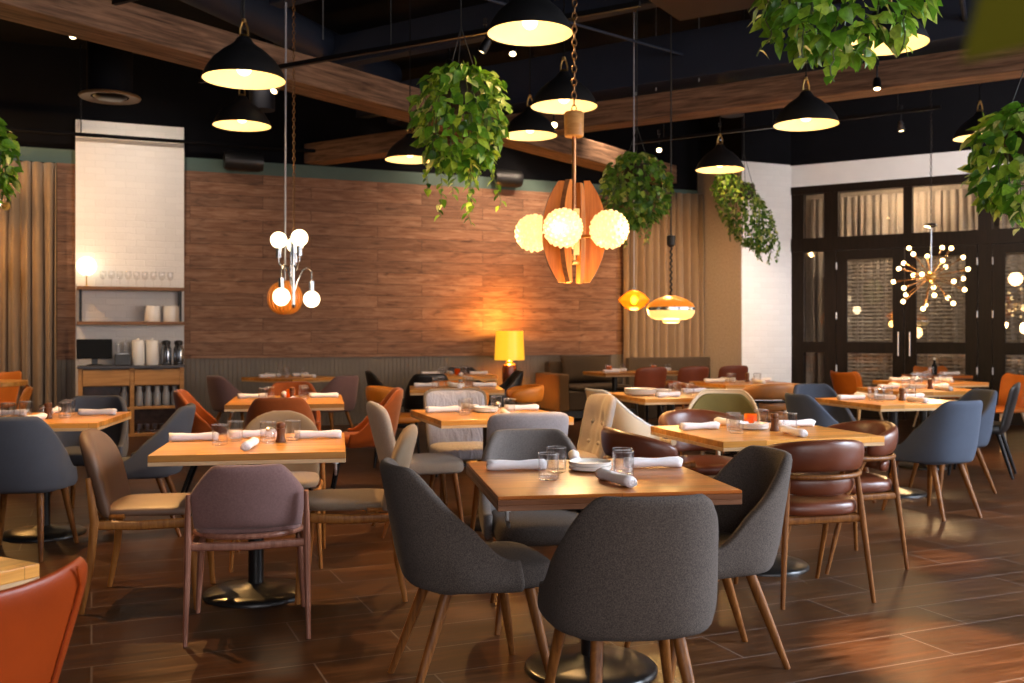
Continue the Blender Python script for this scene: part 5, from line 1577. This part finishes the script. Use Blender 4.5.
def plant(loc, label, rx, ztop, zbot, nleaf, L, mat, seed, trails=(), ry=None, pot=True, shape=None, skew=0, name='hanging_plant', cat='hanging plant'):
    rnd = random.Random(seed); loc = Vector(loc); ry = ry or rx
    t = empty(name, loc, 0, label, cat)
    bm = bmesh.new(); lay = bm.loops.layers.float_color.new('tone')
    st = MB()
    tops = .06
    for i in range(nleaf):
        a = rnd.uniform(0, 2 * PI); u = rnd.uniform(0, 1)
        v = rnd.uniform(-1, 1)
        k = math.sqrt(max(0, 1 - abs(v) ** 2.4)) * (.55 + .45 * u ** .4)
        if shape: k *= shape(v)
        z = (ztop + zbot) / 2 + v * (ztop - zbot) / 2
        p = Vector((rx * k * math.cos(a) - skew * v, ry * k * math.sin(a), z))
        o = Vector((math.cos(a), math.sin(a), 0))
        d = o * rnd.uniform(.3, 1) + Vector((rnd.uniform(-.5, .5), rnd.uniform(-.5, .5), rnd.uniform(-1.1, .25)))
        n = (o * .7 + Vector((rnd.uniform(-.6, .6), rnd.uniform(-.6, .6), rnd.uniform(.1, 1)))).normalized()
        s_ = L * rnd.uniform(.65, 1.2)
        leaf(bm, lay, p, d, n, s_, s_ * .36, min(1, max(0, rnd.gauss(.42, .27))))
    for (dx, dy, z0, z1, nl, ll) in trails:
        pts = []; x, y = dx, dy; m_ = 10
        for i in range(m_ + 1):
            q = i / m_; pts.append(Vector((x, y, z0 + (z1 - z0) * q))); x += rnd.uniform(-.018, .018); y += rnd.uniform(-.018, .018)
        st.tube(pts, .003, 5)
        for i in range(nl):
            q = (i + .5) / nl; f = q * m_; i0 = min(int(f), m_ - 1); c = pts[i0].lerp(pts[i0 + 1], f - i0)
            a = rnd.uniform(0, 2 * PI); o = Vector((math.cos(a), math.sin(a), -.5))
            s_ = ll * rnd.uniform(.6, 1.15)
            leaf(bm, lay, c, o, Vector((o.x * .3, o.y * .3, 1)), s_, s_ * .38, min(1, max(0, rnd.gauss(.5, .25))))
    me = bpy.data.meshes.new('foliage'); bm.to_mesh(me); bm.free(); me.materials.append(mat)
    part_of('foliage', me, t)
    zp = ztop - .12
    for i in range(10):
        a = 2 * PI * i / 10
        st.tube([(0, 0, zp), (rx * .4 * math.cos(a), ry * .4 * math.sin(a), zp + .02), (rx * .7 * math.cos(a), ry * .7 * math.sin(a), (ztop + zbot) / 2), (rx * .6 * math.cos(a), ry * .6 * math.sin(a), zbot + .1)], .004, 5)
    obj('stems', st, M['stem'], t)
    if pot:
        mb = MB(); pr = min(rx, ry) * .45; mb.lathe([(pr * .6, zp - .16), (pr * .85, zp - .12), (pr, zp), (pr * .92, zp), (pr * .9, zp - .02), (.01, zp - .03)], 24); obj('pot', mb, M['wicker'], t)
        mb = MB()
        for i in range(3):
            a = 2 * PI * i / 3 + .4; mb.tube([(pr * math.cos(a), pr * math.sin(a), zp), (0, 0, zp + .35)], .003, 5)
        mb.tube([(0, 0, zp + .35), (0, 0, CEIL - loc.z - .003)], .004, 6)
        obj('hanger', mb, M['cord'], t)
    return t
def prad(px, Y): return px / F * Y
c = pt(461, 115, 6.0)
plant(c, 'large hanging pothos with long trailing vines at the upper centre', .275, .30, -.32, 620, .082, M['leaf'], 1,
      [(-.14, -.06, -.15, -.62, 15, .06), (-.17, .05, -.1, -.45, 12, .06), (.02, -.1, -.2, -.60, 16, .06), (.06, 0, -.2, -.66, 16, .055), (.15, -.04, -.1, -.50, 14, .06), (.2, .06, -.1, -.55, 14, .055), (-.05, .1, -.2, -.48, 12, .06)], shape=lambda v: 1 if v > -.2 else .92)
c = pt(637, 190, 9.0)
plant(c, 'dense round hanging plant between the teak chandelier and the brick column', .30, .34, -.30, 760, .075, M['leafd'], 2, [(-.12, -.1, -.2, -.52, 14, .05), (.1, -.1, -.2, -.50, 14, .05), (.0, .05, -.2, -.42, 10, .05)])
c = pt(744, 214, 11.0)
plant(c, 'small-leaved bushy hanging plant in front of the white brick column', .26, .44, -.40, 1300, .050, M['leafd'], 3, [(.12, 0, .1, -.40, 26, .045), (.2, .05, .15, -.5, 30, .045), (.28, -.05, .05, -.55, 34, .045), (.33, 0, -.05, -.52, 30, .045), (.16, -.1, .0, -.46, 26, .045), (-.2, 0, .2, -.22, 18, .045), (.24, .1, .1, -.5, 30, .045)], skew=.20)
c = pt(1026, 164, 5.2)
plant(c, 'leafy hanging pothos at the right edge above the glazed doors', .27, .29, -.24, 520, .085, M['leaf'], 4, [(-.1, -.1, -.1, -.36, 9, .07), (.0, -.12, -.1, -.34, 9, .07), (-.18, .0, .0, -.22, 6, .07), (.1, -.1, -.1, -.36, 8, .07)])
c = pt(845, -8, 3.4)
plant(c, 'trailing pothos overhanging the top edge before a dome pendant', .29, .28, -.20, 520, .072, M['leaf'], 5, [(-.19, -.1, -.05, -.27, 6, .065), (-.06, -.12, -.1, -.33, 7, .065), (.05, -.08, -.1, -.27, 6, .065), (.14, -.1, -.05, -.24, 6, .065), (-.24, 0, -.05, -.20, 5, .065)])
c = pt(-25, 160, 6.2)
plant(c, 'hanging plant at the left edge before the curtain, mostly out of view', .23, .30, -.28, 420, .085, M['leaf'], 6, [(.12, -.05, -.1, -.36, 7, .07)])
c = pt(1180, -120, .60)
t = plant(c, 'very near out-of-focus olive leaf drooping in at the top right corner', .10, .06, -.05, 14, .09, M['leafo'], 9, [], pot=True, name='trailing_plant')
bm = bmesh.new(); lay = bm.loops.layers.float_color.new('tone')
p0 = pt(1110, -70, .40); 
leaf(bm, lay, p0 - c, pt(965, 50, .38) - p0, Vector((.2, -.9, .4)), .072, .030, .5)
leaf(bm, lay, pt(1120, -10, .42) - c, pt(1040, 100, .40) - pt(1120, -10, .42), Vector((.2, -.9, .4)), .055, .022, .3)
me = bpy.data.meshes.new('leaf'); bm.to_mesh(me); bm.free(); me.materials.append(M['leafo']); part_of('leaf', me, t)
mb = MB(); mb.tube([(0, 0, -.02), p0 - c], .002, 5); mb.tube([(0, 0, -.02), pt(1120, -10, .42) - c], .002, 5); obj('petiole', mb, M['stem'], t)

# ================================================================== LIGHT, WORLD, CAMERA
w = bpy.data.worlds.new('world'); SC.world = w; w.use_nodes = True
bg = w.node_tree.nodes['Background']; bg.inputs[0].default_value = (1.0, .95, .97, 1); bg.inputs[1].default_value = 3.3
# added area lamp outside the right windows, strengthens their cool daylight
L = bpy.data.lights.new('window_skylight', 'AREA'); L.shape = 'RECTANGLE'; L.size = 9.4; L.size_y = 3.4; L.energy = 900; L.color = (.72, .84, 1); L.spread = R(95)
lo = bpy.data.objects.new('window_skylight', L); link(lo); lo.location = (XR + .9, YB + 6.8, 2.4); lo.rotation_euler = (0, R(42), 0)
# lobby lamp behind the glazed doors
lb = D(1.6, -.55, 3.6)
t = empty('lobby_lamp', lb, ANG, 'flush ceiling lamp in the lobby behind the glazed doors', 'lamp')
mb = MB(); mb.lathe([(.001, 0), (.16, 0), (.18, .03), (.18, .197)], 24, cap0=False); obj('diffuser', mb, M['cream_glow'], t)
lamp('lobby_light', t, (0, 0, -.08), 38, (1, .78, .55), .12)

cam = bpy.data.cameras.new('camera'); co = bpy.data.objects.new('camera', cam); link(co)
co.location = (0, 0, CH); co.rotation_euler = (R(90), 0, 0)
cam.sensor_width = 36; cam.lens = 35; cam.shift_y = -(341.5 - HOR) / 1024
cam.clip_start = .05; cam.clip_end = 60
cam.dof.use_dof = True; cam.dof.focus_distance = 3.5; cam.dof.aperture_fstop = 4.5
SC.camera = co
vs = SC.view_settings
vs.view_transform = 'Standard'; vs.look = 'None'; vs.gamma = 1.0; vs.exposure = 0.9
vs.use_curve_mapping = False
cy = SC.cycles
cy.max_bounces = 7; cy.diffuse_bounces = 3; cy.glossy_bounces = 4; cy.transmission_bounces = 4; cy.transparent_max_bounces = 14
cy.sample_clamp_indirect = 6; cy.caustics_reflective = False; cy.caustics_refractive = False
cy.use_denoising = True
for o in bpy.data.objects:
    if o.type == 'EMPTY' and o.parent is None and not any(c.type == 'MESH' for c in o.children_recursive):
        print('EMPTY THING', o.name)
